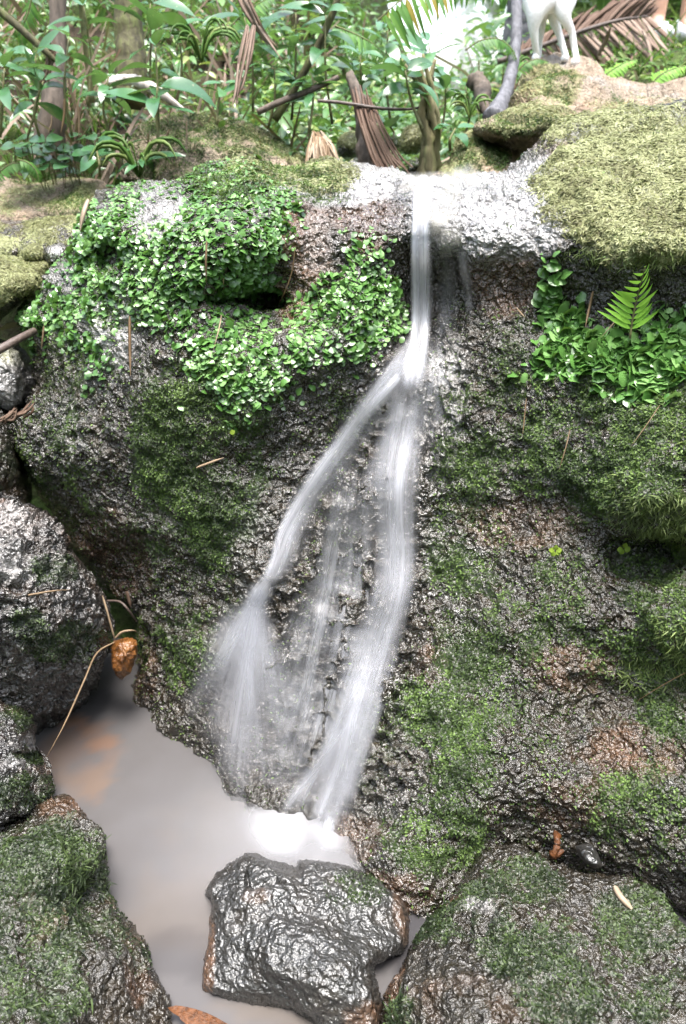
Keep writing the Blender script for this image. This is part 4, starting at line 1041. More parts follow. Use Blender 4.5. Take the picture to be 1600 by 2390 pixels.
def grass_mass(name, base, per, L, w, mat, label, cat, lean=.5, lo=0, hi=1):
    n = len(base) * per
    B = np.repeat(base, per, 0) + np.concatenate([.025 * rng.normal(size=(n, 2)), np.zeros((n, 1))], 1)
    D = np.stack([lean * rng.normal(size=n), lean * rng.normal(size=n), np.ones(n)], -1)
    U = np.stack([rng.normal(size=n), rng.normal(size=n), .3 * np.ones(n)], -1)
    S = L * np.exp(.35 * rng.normal(size=n))
    V, Fs, r = scatter(STRAND[0], STRAND[1], B, D, U, np.stack([np.full(n, w) / 1.0, S, S], -1), rng.uniform(lo, hi, n))
    return tag(make(name, V, Fs, M[mat], None, {'rnd': r}), label, cat, kind='stuff')
grass_mass('grass', ground_scatter(420, (-2.6, 3.5), (2.9, 6), lambda x, y: np.clip(dl(x, y) * .5 + dr(x, y) * .35 + dc(x, y) * .5, 0, 1)), 14, .11, .007, 'grass', 'thin grass growing between the plants above the fall', 'grass')
grass_mass('dead_stems', ground_scatter(120, (-2.4, .9), (2.95, 5.5), lambda x, y: np.clip(dl(x, y) + dc(x, y) * .6, 0, 1)), 4, .32, .012, 'dryleaf', 'brown dead stems and stalks tangled among the undergrowth', 'dead stems', .35)
grass_mass('leaf_litter', ground_scatter(500, (-2.4, 2.5), (2.6, 6), lambda x, y: .7 + 0 * x), 5, .09, .022, 'dryleaf', 'dry fallen leaves littering the forest floor', 'leaf litter', 2.2)

# ------------------------------------------------------------------ plants one can tell apart
def plant(name, tip, Y, base, label, nleaf=8, L=.15, W=.030, lo=0., hi=.7, rise=.15, cat='plant', group=None, leaves=None, stemr=.004, face=None, mat='leaf', pairs=2):
    """a stem from base (px,py) to tip (px,py) with whorls of broad leaves"""
    t, b = at(tip[0], tip[1], Y), at(base[0], base[1], Y - .02)
    root = empty(name, b, label, cat, group)
    mb = MB(); mid = (t + b) / 2 + np.array([random.uniform(-.02, .02), random.uniform(-.03, .03), 0])
    pth = [b, mid, t]
    tube(mb, pth, [stemr * 1.3, stemr, stemr * .6], 6, .5, seg=9)
    mb.build('stem', M['stem'], root)
    c = catmull(pth, 30)
    ml = MB()
    if leaves is None:
        leaves = []
        ph = random.uniform(0, 6.28)
        for k in range(nleaf):
            s = 1 - (k // pairs) * (.45 * pairs / max(nleaf, 1)) - random.uniform(0, .03)
            a = ph + (k % pairs) * 2 * math.pi / pairs + (k // pairs) * (1.5 if pairs == 2 else .6) + random.uniform(-.35, .35)
            e = rise + .5 * (s - .6) + random.uniform(-.45, .45)
            leaves.append((s, a, e, L * random.uniform(.6, 1.1)))
    for s, a, e, l in leaves:
        p = c[int(max(0, min(.999, s)) * 29.9)]
        d = np.array([math.cos(a) * math.cos(e), math.sin(a) * math.cos(e), math.sin(e)])
        up = np.array([0, -.30, 1.]) + .3 * rng.normal(size=3)
        leaf(ml, p + d * .008, d, up, l, W * .80 * l / L * random.uniform(.8, 1.15), random.uniform(.1, .8), random.uniform(.1, .35), float(np.clip(rng.uniform(lo, hi), 0, 1)), 9, .85, .05)
    ml.build('leaves', M[mat], root)
    return root

PLANTS = [
 ('broadleaf_plant', (160, 88), 2.75, (170, 330), 'broad leaved plant with dark glossy leaves before the brown trunk at top left', 8, .15, .028, 0, .55),
 ('broadleaf_plant', (82, 130), 2.8, (60, 330), 'broad leaved plant with one upright lime yellow leaf near the left edge', 7, .14, .026, .1, .6),
 ('broadleaf_plant', (253, 178), 2.7, (262, 330), 'leafy plant with a long pale spotted leaf pointing left, growing before the bleached log', 9, .155, .032, 0, .45),
 ('broadleaf_plant', (362, 110), 2.68, (368, 330), 'tall plant with an upright pale leaf pair at its tip and a bare straight stem', 4, .13, .034, 0, .35),
 ('broadleaf_plant', (366, 205), 2.6, (372, 345), 'plant with four very large drooping leaves in front of the bleached log', 6, .20, .042, 0, .35),
 ('broadleaf_plant', (100, 190), 2.72, (95, 330), 'plant with drooping oval leaves at mid height by the left edge, under the lime leaf', 8, .13, .034, 0, .5),
 ('broadleaf_plant', (10, 160), 2.7, (0, 320), 'plant cut by the left edge with thin long leaves', 7, .15, .026, .1, .6),
 ('broadleaf_plant', (195, 15), 3.0, (205, 250), 'plant at the top edge with hanging grey green leaves left of the mossy trunk', 6, .15, .030, 0, .4),
 ('broadleaf_plant', (350, 8), 2.9, (345, 240), 'plant at the top edge whose big oval leaves hang over the pale upright pair', 7, .17, .040, 0, .4),
 ('broadleaf_plant', (415, 65), 2.95, (410, 250), 'sparse plant with yellowish round leaves right of the tall bare stem', 6, .11, .030, .5, .93),
 ('broadleaf_plant', (520, 195), 2.8, (505, 290), 'small plant with narrow pale leaves below the grass tuft', 7, .09, .018, .4, .85),
 ('broadleaf_plant', (640, 160), 2.95, (625, 300), 'slender plant with stacked narrow leaves right of the long dry blade', 10, .14, .020, .1, .7),
 ('broadleaf_plant', (570, 40), 3.05, (590, 260), 'tall plant with long shiny leaves behind the long dry blade', 9, .17, .030, 0, .45),
 ('broadleaf_plant', (690, 30), 3.0, (680, 280), 'tall plant with long hanging blue green leaves near the top centre', 9, .18, .028, 0, .4),
 ('broadleaf_plant', (760, 35), 2.95, (775, 290), 'plant with one big ribbed pale leaf held flat below the bright opening', 8, .19, .036, .1, .5),
 ('broadleaf_plant', (730, 180), 2.85, (720, 310), 'leafy plant with pale overlapping leaves left of the dead palm stump', 10, .12, .030, .1, .6),
 ('broadleaf_plant', (840, 130), 3.0, (850, 300), 'bushy plant with many small shiny leaves above the dead palm stump', 14, .12, .026, .1, .65),
 ('broadleaf_plant', (945, 165), 2.64, (985, 300), 'bushy plant sprouting from the twisted trunk, leaves shining white', 14, .13, .030, .1, .6),
 ('broadleaf_plant', (905, 70), 3.3, (910, 280), 'tall plant with drooping green leaves under the bright opening', 10, .17, .032, .2, .7),
 ('broadleaf_plant', (1040, 190), 3.0, (1020, 340), 'plant with upright oval leaves right of the twisted trunk', 10, .12, .030, .2, .65),
 ('broadleaf_plant', (1000, 100), 3.4, (1010, 290), 'pale plant with long flat leaves behind the bushy sprouting plant', 9, .17, .034, .3, .7),
 ('broadleaf_plant', (1085, 200), 3.2, (1080, 330), 'plant with fine pointed leaves left of the leaning grey trunk', 12, .11, .018, .2, .8),
 ('broadleaf_plant', (905, 290), 2.75, (915, 330), 'little plant with three broad pale leaves between the stump and the twisted trunk', 4, .10, .032, .1, .4),
 ('broadleaf_plant', (1062, 300), 2.68, (1050, 350), 'little plant with one round leaf at the edge of the mossy hump', 4, .09, .032, .2, .5),
 ('broadleaf_plant', (225, 350), 2.6, (232, 410), 'young plant with rounded upright leaves at the corner of the mossy bank', 7, .075, .026, .2, .6),
 ('broadleaf_plant', (330, 370), 2.58, (335, 425), 'young plant with long strap leaves behind the boulder\'s top', 6, .14, .018, .2, .6),
 ('broadleaf_plant', (280, 345), 2.62, (300, 410), 'young plant with two pale lime leaves beside the strap leaved plant', 4, .11, .028, .6, .85),
]
for p in PLANTS:
    plant(p[0], p[1], p[2], p[3], p[4], p[5], p[6], p[7], p[8], p[9], pairs=3 if p[5] > 7 else 2)
# low round-leaved plants on the earthy ledge
for lab, spots_, Y0 in (('low creeping plant with rounded light green leaves at the left edge above the earthy ledge', [(20, 340), (45, 345), (70, 365), (100, 350), (120, 380), (90, 395), (60, 330), (130, 340)], 2.72),
                       ('low creeping plant with rounded light green leaves in front of the dark hollow', [(140, 330), (165, 340), (185, 350), (155, 360), (205, 345), (175, 375), (195, 320), (150, 390)], 2.74)):
    root = empty('creeping_plant', at(np.mean([q[0] for q in spots_]), 405, Y0), lab, 'plant')
    ml, ms = MB(), MB()
    for x, y in spots_:
        for q in range(3):
            p = at(x + random.uniform(-14, 14), y + random.uniform(-10, 10), Y0 + random.uniform(-.06, .06))
            a = random.uniform(0, 6.28)
            leaf(ml, p, (math.cos(a), math.sin(a) - .3, .1), (0, -.5, 1), random.uniform(.045, .075), random.uniform(.018, .028), .3, .1, random.uniform(.35, .75), 7, .95)
            tube(ms, [p, p + np.array([random.uniform(-.02, .02), .02, -.07])], [.0015, .0015], 5)
    ml.build('leaves', M['leaf'], root); ms.build('stem', M['stem'], root)

def fern(name, pts, Y, W, label, mat='fern', lo=0, hi=.8, npin=16, fallz=.25, tipbrown=0, lobed=False, group=None, upv=(0, -.6, 1)):
    """one frond: a rachis through px points with paired pinnae"""
    Yl = Y if not np.isscalar(Y) else [Y] * len(pts)
    P3 = [at(x, y, yy) for (x, y), yy in zip(pts, Yl)]
    root = empty(name, P3[0], label, 'fern', group)
    C = catmull(P3, npin + 3)
    mb = MB(); tube(mb, C, np.linspace(.0028, .0008, len(C)), 5)
    mb.build('rachis', M['stem'], root)
    ml = MB()
    T = unit(np.gradient(C, axis=0)); spc = float(np.linalg.norm(C[1] - C[0]))
    for k in range(2, npin + 3):
        s = k / (npin + 2)
        l = W * (1 - s) ** .65 * min(1, .55 + s * 3.2) * random.uniform(.8, 1.12) + .004
        side = unit(np.cross(T[k], np.asarray(upv, float)))
        up = unit(np.cross(side, T[k]))
        for sg in (-1, 1):
            d = unit(side * sg + T[k] * .45 + np.array([0, 0, -fallz * random.uniform(.6, 1.3)]))
            r = float(np.clip(rng.uniform(lo, hi), 0, 1))
            if tipbrown and random.random() < tipbrown: r = .97
            if lobed:
                m = 9
                for j in range(m):
                    q = (j + .5) / m
                    for s2 in (-1, 1):
                        pd = unit(np.cross(d, up) * s2 + d * .6)
                        leaf(ml, C[k] + d * l * q, pd, up, min(l * .2, spc * .55) * (1 - .6 * q) + .001, l * .035 * (1 - .5 * q) + .0008, .2, .1, r, 5, .9)
                leaf(ml, C[k], d, up, l, .0016, .25, .1, r, 6)
            else:
                leaf(ml, C[k], d, up, l, min(l * .10, spc * .42) + .0008, random.uniform(.2, .5), .12, r, 7, .6)
    ml.build('pinnae', M[mat], root)
    return root

def yoff(x, y, d=.04): return float(Ymain([x], [y])[0]) - d
fx = [(1470, 790), (1476, 745), (1488, 690), (1506, 622)]
fern('wall_fern', fx, [yoff(*q, .05 + .02 * i) for i, q in enumerate(fx)], .105, 'small bright lime fern growing upright on the rock wall above the larger liverwort', 'brightfern', 0, .7, 10, -.12, 0, False, upv=(.1, -1, .3))
for lab, pts, Y, W, mt, tb in (
    ('large bright green fern frond arching at the top edge, its tips hanging', [(880, 50), (930, 5), (1000, -30), (1080, -40), (1190, 0)], 3.1, .22, 'fern', .2),
    ('pale grey green fern frond drooping in front of the leaning grey trunk', [(1085, 118), (1120, 95), (1160, 90), (1190, 110), (1205, 140)], 3.0, .07, 'fern', 0),
    ('light fern frond spreading in the clearing left of centre below the palm frond', [(1400, 185), (1425, 165), (1455, 148), (1488, 138)], 3.6, .08, 'brightfern', 0),
    ('light fern frond at the right edge below the person', [(1520, 195), (1545, 172), (1580, 158), (1620, 150)], 3.5, .08, 'brightfern', 0),
    ('feathery pale fern frond at the top edge left of the long dry blade', [(520, 80), (560, 40), (600, 10), (640, -10)], 3.1, .13, 'fern', 0),
    ('small fern frond at the left edge above the earthy ledge', [(-20, 420), (20, 385), (55, 385), (85, 415)], 2.66, .05, 'fern', 0),
    ('small pale fern frond beside the small left edge fern', [(40, 372), (65, 380), (85, 402), (90, 425)], 2.62, .035, 'fern', 0),
    ('dark blue green fern frond hanging among the stems near the top left corner', [(75, -10), (65, 30), (50, 70), (52, 110)], 2.95, .09, 'fern', 0),
    ('grey green fern frond under the pale ribbed leaf', [(780, 60), (830, 80), (880, 110), (920, 160)], 3.15, .12, 'fern', 0),
    ('curved fern frond at the left side of the earth mound', [(1205, 170), (1225, 148), (1255, 138), (1280, 145)], 3.3, .05, 'fern', 0)):
    fern('fern_frond', pts, Y, W, lab, mt, .3 if tb else 0, .84 if tb else .7, 20, 1.1 if tb else .3, tb)
# two small rosettes / tufts
def tuft(label, px, py, Y, n, L, w, name='grass_tuft', mat='grass', lo=.3, hi=.9, cat='grass tuft', up=1.0):
    b = at(px, py, Y); root = empty(name, b, label, cat); mb = MB()
    for k in range(n):
        a = random.uniform(0, 6.28); l = L * random.uniform(.6, 1.2)
        d = np.array([math.cos(a), math.sin(a) * .7 - .2, 0])
        blade(mb, [b, b + d * l * .3 + np.array([0, 0, l * .55 * up]), b + d * l * .75 + np.array([0, 0, l * .62 * up]), b + d * l + np.array([0, 0, l * .35 * up])], w, random.uniform(lo, hi), (d[1], -d[0], .2), 9)
    mb.build('blades', M[mat], root)
tuft('spiky bright green tuft in the middle of the left plants', 470, 145, 2.9, 16, .15, .005)
tuft('airy green tuft of narrow leaves right of the twisted trunk', 1095, 275, 2.9, 14, .10, .004)
tuft('strappy green tuft behind the boulder\'s top', 325, 415, 2.55, 12, .16, .006)
tuft('green tuft left of the white dog', 1205, 165, 3.4, 10, .08, .004)
tuft('grass tuft right of the earth mound', 1425, 172, 3.8, 14, .08, .004)
tuft('grass tuft below the person\'s left shoe', 1490, 178, 3.7, 12, .07, .004)
tuft('grass tuft at the right edge below the person', 1578, 176, 3.7, 12, .07, .004)
# tiny sprigs on the wall
for px_, py_, lab in ((1295, 1285, 'tiny bright green seedling alone on the dark wall right of the fall'), (1455, 1280, 'tiny bright clover like seedling below the hanging moss fringe'), (535, 1012, 'small pale green leaf stuck to the mossy wall left of the fall')):
    b = at(px_, py_, yoff(px_, py_, .015)); root = empty('seedling', b, lab, 'seedling'); ml = MB()
    for k in range(1 if py_ < 1100 else 5):
        a = k * 1.3 + random.random(); d = np.array([math.cos(a), -.35, math.sin(a)])
        leaf(ml, b + d * .002, d, (0, -1, .4), .016, .006, .3, .1, .8, 6, .95)
    ml.build('leaves', M['brightfern'], root)
    ms = MB(); tube(ms, [b, b + np.array([0, .02, -.012])], [.001, .001], 5); ms.build('stem', M['stem'], root)

# ------------------------------------------------------------------ trunks, stumps, sticks
def trunk(name, pts, Y, radii, mat, label, cat='trunk', n=14, rough=.05, seg=26):
    Yl = [Y] * len(pts) if np.isscalar(Y) else Y
    P3 = [at(x, y, yy) for (x, y), yy in zip(pts, Yl)]
    root = np.array(P3[0])
    mb = MB(); tube(mb, np.array(P3) - root, radii, n, .5, rough, seg)
    o = mb.build(name, M[mat]); o.location = root
    return tag(o, label, cat)
trunk('leaning_trunk', [(1148, 275), (1172, 235), (1188, 190), (1200, 130), (1205, 40), (1200, -90)], [2.75, 2.85, 2.95, 3.05, 3.15, 3.25], [.030, .024, .020, .019, .018, .017], 'greybark', 'smooth dark grey trunk leaning behind the overhanging rock', seg=30, rough=.09)
mb = MB(); bT = np.array(at(1003, 425, 2.72))
for q in range(5):
    ph = q * 1.3 + random.uniform(-.5, .5); tw = random.uniform(.35, .75)
    pts = [at(x + math.sin(ph + k * tw) * w_q * random.uniform(.7, 1.2), y, 2.72 + math.cos(ph + k * tw) * .02) for k, (x, y, w_q) in enumerate(((1003, 425, 22), (1006, 370, 14), (1007, 320, 13), (998, 268, 17), (985 + 12 * (q % 3), 225, 20), (966 + 26 * (q % 3), 185, 20), (955 + 36 * (q % 3), 150 - 6 * q, 20)))]
    tube(mb, np.array(pts) - bT, np.array([.022, .016, .014, .014, .010, .007, .004]) * random.uniform(.6, 1.25), 8, .5, .16, 26)
o = mb.build('twisted_trunk', M['mossybark']); o.location = bT
tag(o, 'twisted mossy trunk rising at the lip of the fall', 'trunk')
trunk('tree_trunk', [(112, 340), (125, 250), (130, 170), (135, 90), (130, -80)], [3.0, 3.0, 3.05, 3.1, 3.15], [.055, .040, .032, .028, .026], 'bark', 'brown fibrous trunk behind the broad leaved plants at top left', rough=.06)
trunk('tree_trunk', [(300, 240), (305, 150), (300, 60), (300, -80)], [3.15, 3.2, 3.25, 3.3], [.06, .052, .05, .048], 'darkmossbark', 'thick dark mossy trunk behind the tall bare stem', rough=.06)
trunk('tree_trunk', [(215, 240), (200, 120), (190, 20), (185, -80)], 3.1, [.010, .009, .009, .008], 'stem', 'thin pale bamboo like stalk rising right of the brown fibrous trunk', 'stalk', rough=.02)
trunk('branch', [(-20, 10), (50, 70), (100, 115), (140, 150)], 2.85, [.012, .011, .010, .006], 'darkmossbark', 'mossy branch slanting down from the top left corner', 'branch')
trunk('branch', [(640, 280), (690, 200), (740, 110), (780, 20), (800, -50)], 2.95, [.014, .013, .012, .011, .01], 'darkmossbark', 'slanting pale branch crossing behind the plants at top centre', 'branch')
trunk('branch', [(740, 235), (800, 240), (880, 252), (950, 255), (1000, 245)], 2.72, [.005, .005, .005, .004, .003], 'twig', 'thin dark twig stretched level above the dead palm stump', 'twig')
trunk('branch', [(600, 262), (660, 235), (730, 208), (790, 180)], 2.85, [.010, .010, .009, .008], 'bark', 'straight brown stick lying across the plants left of the dead palm stump', 'stick')
trunk('bleached_log', [(255, 190), (300, 186), (345, 200), (385, 225), (430, 258)], [2.9, 2.86, 2.84, 2.82, 2.8], [.013, .016, .015, .012, .006], 'palewood', 'bleached white log half hidden by large leaves', 'log', rough=.18)
trunk('bleached_log', [(1105, 185), (1125, 205), (1130, 240), (1142, 275)], [3.15, 3.1, 3.0, 2.95], [.030, .028, .024, .012], 'bark', 'weathered brown stump left of the leaning grey trunk', 'stump', rough=.12)
trunk('fallen_branch', [(-60, 850), (0, 815), (45, 790), (80, 772)], [1.9, 1.95, 2.0, 2.06], [.011, .0105, .010, .009], 'twig', 'dark smooth branch poking into the black gap at the left edge', 'branch', rough=.01)
trunk('twig', [(250, 1402), (280, 1405), (300, 1425), (318, 1450)], [1.78, 1.74, 1.73, 1.76], [.003, .003, .003, .002], 'twig', 'black shiny twig arched in the crevice above the orange stone', 'twig', rough=.01)

# dead palm stump: fibrous leaf bases and hanging dry strips
b = at(870, 400, 2.7); root = empty('palm_stump', b, 'dead palm stump shedding long dry strips at the lip of the fall', 'stump')
mb = MB(); tube(mb, [at(868, 400, 2.72), at(862, 340, 2.74), at(846, 260, 2.80), at(815, 170, 2.86)], [.050, .040, .026, .012], 14, .5, .10, 22); mb.build('trunk', M['bark'], root)
mb = MB()
for k in range(15):
    x = 820 + k * 3.5 + random.uniform(-3, 3)
    blade(mb, [at(x, 215 + random.uniform(-20, 30), 2.78), at(x + 20, 290, 2.68), at(x + 42 + k * 1.2, 360, 2.63), at(x + 60 + k * 2.2, 400 + random.uniform(-10, 12), 2.60)], random.uniform(.003, .0055), random.uniform(.0, .3), (0, -1, .1), 9, .5)
mb.build('dry_strips', M['dryleaf'], root)
b = at(770, 395, 2.62); root = empty('dry_tussock', b, 'tussock of yellow dead leaves drooping left of the palm stump', 'tussock'); mb = MB()
for k in range(34):
    x = 715 + random.uniform(0, 75); a = random.uniform(-1, 1)
    blade(mb, [at(735 + random.uniform(-8, 14), 315 + random.uniform(-10, 10), 2.74), at(735 + (x - 735) * .7, 335, 2.68), at(x + a * 8, 385 + random.uniform(-18, 8), 2.63)], random.uniform(.003, .006), random.uniform(.25, 1), (0, -1, .2), 8, .4)
mb.build('blades', M['straw'], root)
def dry(name, pts, Y, w, label, r=.5, cat='dry leaf', mat='dryleaf', seg=12, nrm=(0, -1, .3), tip=.1, offs=None):
    Yl = [Y] * len(pts) if np.isscalar(Y) else Y
    P3 = np.array([at(x, y, yy) for (x, y), yy in zip(pts, Yl)])
    mb = MB()
    if w > .012:      # a wide dead leaf is a bundle of torn ribs
        for q in range(6):
            o_ = np.array([(q - 2.5) * w * .32, random.uniform(-.004, .004), 0])
            blade(mb, (P3 - P3[0]) * random.uniform(.8, 1.03) + o_ * np.linspace(1.1, .5, len(P3))[:, None] + .004 * rng.normal(size=(len(P3), 3)), w * .26, float(np.clip(r + random.uniform(-.25, .25), 0, 1)), nrm, seg, tip)
    else:
        blade(mb, P3 - P3[0], w, r, nrm, seg, tip)
    o = mb.build(name, M[mat]); o.location = P3[0]
    return tag(o, label, cat)
dry('dry_palm_strip', [(585, 60), (572, 130), (556, 200), (542, 250)], [2.8, 2.72, 2.68, 2.66], .017, 'long brown dry blade hanging straight down among the left plants', .5)
dry('dry_palm_strip', [(560, -10), (590, 40), (620, 90), (655, 140)], 2.9, .020, 'broad brown dry blade slanting behind the long hanging blade', .65)
dry('dry_palm_strip', [(100, 200), (112, 150), (120, 110), (128, 60)], 2.86, .016, 'brown dry sheath clinging to the fibrous trunk at top left', .35)
for k, (x0, y0, x1, y1, r, w, lab) in enumerate(((395, 302, 355, 380, .8, .004, 'reddish brown dry stalk leaning right of the strap leaved plant'), (435, 282, 428, 385, .95, .003, 'pale straight stalk standing behind the boulder\'s top'), (345, 310, 338, 380, .5, .003, 'dull thin stalk left of the reddish leaning stalk'), (180, 240, 183, 320, .6, .004, 'orange brown stalk upright in the dark hollow'), (150, 230, 142, 310, .4, .004, 'brown stalk left of the orange upright one in the dark hollow'), (120, 270, 112, 310, .7, .003, 'short bent tan stalk left in the dark hollow'))):
    dry('dry_stalk', [(x0, y0), ((x0 + x1) / 2 + 3, (y0 + y1) / 2), (x1, y1)], 2.66, w, lab, r, 'stalk', 'straw')
# straw and leaf bits on the rocks in front
def onrock(pts, d=.02): return [yoff(x, y, d) for x, y in pts]
STR = [([(521, 650), (520, 700), (512, 760), (497, 818)], .0022, 'long pale grass stem hanging down over the dark recess in the liverwort', .75, .05),
       ([(688, 575), (682, 630), (665, 680), (648, 712)], .0018, 'thin curved tan stem on the reddish rock left of the fall', .5, .03),
       ([(482, 562), (480, 610), (481, 660)], .003, 'brownish strip hanging in the liverwort near the boulder\'s top', .35, .05),
       ([(302, 738), (302, 790), (303, 830), (304, 878)], .005, 'brown flat leaf strip lying on the pale streak at upper left', .25, .025),
       ([(102, 760), (99, 790), (96, 815)], .0035, 'short tan leaf bit at the boulder\'s left end', .6, .03),
       ([(1384, 680), (1375, 720), (1366, 762)], .004, 'tan dry leaf standing in the right liverwort', .55, .04),
       ([(1470, 705), (1440, 745), (1400, 790)], .002, 'thin straw crossing left of the small lime fern', .7, .05),
       ([(1228, 930), (1224, 970), (1219, 1020)], .0018, 'faint tan straw on the mossy wall right of the fall', .5, .02),
       ([(1330, 1002), (1320, 1045), (1304, 1098)], .002, 'reddish straw hanging lower on the mossy wall right of the fall', .6, .03),
       ([(1540, 945), (1510, 990), (1470, 1045)], .0015, 'long thin straw slanting near the right edge above the hanging moss', .6, .04),
       ([(1600, 1570), (1545, 1600), (1480, 1640)], .0012, 'thin brown rootlet slanting near the right edge under the hanging moss', .4, .06),
       ([(458, 1092), (490, 1080), (522, 1068)], .004, 'tan leaf fragment lying on the moss at the centre of the left wall', .7, .02),
       ([(1205, 718), (1215, 730), (1224, 740)], .002, 'short straw bit on the brown rock right of the fall', .65, .02)]
for pts, w, lab, r, d in STR:
    dry('straw', pts, onrock(pts, d), w * .75, lab, r, 'straw', 'straw')
dry('straw', [(-20, 1400), (60, 1390), (120, 1380), (165, 1376)], [1.44, 1.45, 1.48, 1.52], .0022, 'tan straw lying across the pitted boulder', .6, 'straw', 'straw')
dry('straw', [(238, 1390), (250, 1430), (262, 1475), (268, 1495)], [1.66, 1.64, 1.63, 1.63], .003, 'straw standing upright above the orange stone', .7, 'straw', 'straw')
dry('straw', [(268, 1498), (225, 1525), (195, 1590), (150, 1690), (108, 1768)], [1.62, 1.58, 1.5, 1.42, 1.38], .0022, 'long bent straw reaching from the orange stone down into the pool', .55, 'straw', 'straw', 18)
dry('straw', [(268, 1490), (285, 1475), (310, 1472), (322, 1478)], [1.62, 1.62, 1.63, 1.66], .003, 'short curled straw over the orange stone', .65, 'straw', 'straw')
dry('wood_splinter', [(1432, 2068), (1448, 2095), (1474, 2122)], [.925, .90, .885], .006, 'pale wood splinter lying on the right dark rock', .95, 'splinter', 'straw', tip=.4)
dry('dry_leaf', [(205, 465), (195, 495), (186, 540)], [2.0, 1.97, 1.96], .006, 'whitish dead leaf hanging at the boulder\'s top left corner', 1.0, 'dry leaf', 'straw')
dry('dry_leaf', [(295, 1380), (300, 1400), (305, 1418)], 1.74, .005, 'reddish dead leaf bit in the crevice above the black twig', .3)
for k, (x, y, lab) in enumerate(((60, 960, 'brown curled dead leaf caught in the gap at the left edge'), (25, 970, 'dark curled dead leaf left of the brown curled one in the gap'))):
    dry('dry_leaf', [(x - 22, y + 12), (x, y), (x + 16, y - 20)], [1.93, 1.92, 1.93], .0125, lab, .15 + .1 * k)
# dead leaf at the bottom edge
p0 = atz(392, 2352, .030); mb = MB()
leaf(mb, np.zeros(3), (1, -.28, -.06), (.1, -.25, 1), .17, .011, .15, .6, .0, 14, .7, .2)
leaf(mb, np.array([.02, -.012, .004]), (1, -.42, -.05), (-.2, -.3, 1), .11, .010, .3, .4, .15, 10, .7, .15)
o = mb.build('dead_leaf', M['rustwood']); o.location = p0
tag(o, 'dark red brown dead leaf stranded at the bottom edge of the pool', 'dead leaf')
# rusty root knob above the right rock
mb = MB(); P3 = [at(1297, 1945, yoff(1297, 1945, .0)), at(1300, 1975, yoff(1300, 1975, .03)), at(1290, 1998, yoff(1290, 1998, .04)), at(1315, 1985, yoff(1315, 1985, .03))]
tube(mb, np.array(P3) - P3[0], [.009, .006, .008, .003], 9, .5, .22, 16); o = mb.build('root_stub', M['rustwood']); o.location = P3[0]
tag(o, 'orange brown root stub poking from the wall behind the right dark rock', 'root')
ROCKS['chip'] = rock('wet_chip', [(1345, 1975), (1375, 1978), (1400, 2005), (1402, 2022), (1380, 2022), (1355, 2000)], [(1345, 1978, 1.115), (1375, 1985, 1.09), (1400, 2012, 1.075), (1378, 2004, 1.07), (1360, 2000, 1.085)], 'greyrock', 'small shiny dark stone chip resting behind the right dark rock', 'stone', step=2.5, roll=12, rolld=.02, back=.06, seed=96, disp=((20, .004), (60, .002)), masks=simple_masks(wet=[(1375, 2000, 60, 60, .4)]))
# ------------------------------------------------------------------ dry palm frond
rp = [at(1160, 145, 4.3), at(1270, 105, 4.25), at(1360, 72, 4.2), at(1440, 48, 4.2), at(1510, 38, 4.25)]
root = empty('dry_palm_frond', rp[0], 'dry brown palm frond with drooping leaflets lying between the dog and the person', 'palm frond')
C = catmull(rp, 34)
mb = MB(); tube(mb, C, np.linspace(.013, .006, 34), 7); mb.build('rachis', M['twig'], root)
ml = MB()
for k in range(2, 34):
    for sg in (0, 1):
        p = C[k]; l = .36 * math.sin(math.pi * (.15 + .75 * k / 34)) * random.uniform(.85, 1.1)
        d = np.array([.62, -.22, -.62]) if sg == 0 else np.array([.50, .3, .50])
        d = unit(d + .09 * rng.normal(size=3)); l = l if sg == 0 else l * .6
        blade(ml, [p, p + d * l * .5, p + d * l + np.array([.01, 0, -.05 * l])], .011, random.uniform(.25, 1) if sg == 0 else random.uniform(0, .4), (0, -1, .5), 7)
ml.build('leaflets', M['dryleaf'], root)
for (pts, r, lab) in (([(1395, 130), (1415, 90), (1425, 60)], .7, 'split dry palm leaflet sticking up before the frond'), ([(1510, 60), (1535, 95), (1560, 120)], .8, 'dry palm leaflet crossing the person\'s shin'), ([(1500, 70), (1515, 110), (1522, 160)], .75, 'bent dry palm leaflet standing below the person')):
    dry('dry_palm_leaflet', pts, [4.1, 4.05, 4.0], .010, lab, r, 'palm leaflet')

# ------------------------------------------------------------------ figures (skin over a skeleton)
def skin(name, joints, edges, mat, parent=None, loc=(0, 0, 0), sub=2):
    me = bpy.data.meshes.new(name)
    me.from_pydata([j[:3] for j in joints], edges, [])
    o = bpy.data.objects.new(name, me); scene.collection.objects.link(o)
    sk = o.modifiers.new('skin', 'SKIN'); sk.use_smooth_shade = True
    ss = o.modifiers.new('subsurf', 'SUBSURF'); ss.levels = sub; ss.render_levels = sub
    for k, v in enumerate(me.skin_vertices[0].data):
        r = joints[k][3]
        v.radius = (r, r) if np.isscalar(r) else r
        v.use_root = (k == 0)
    me.materials.append(mat)
    if parent: o.parent = parent
    else: o.location = loc
    return o

def uvball(c, r, n=12, m=8):
    th = np.linspace(0, np.pi, m); ph = np.arange(n) / n * 2 * np.pi
    V = np.stack([np.sin(th)[:, None] * np.cos(ph), np.sin(th)[:, None] * np.sin(ph), np.cos(th)[:, None] + 0 * ph], -1).reshape(-1, 3) * np.asarray(r) + np.asarray(c)
    i = np.arange(m - 1)[:, None] * n; j = np.arange(n)[None]; j2 = (j + 1) % n
    return V, np.stack([i + j, i + n + j, i + n + j2, i + j2], -1).reshape(-1, 4)

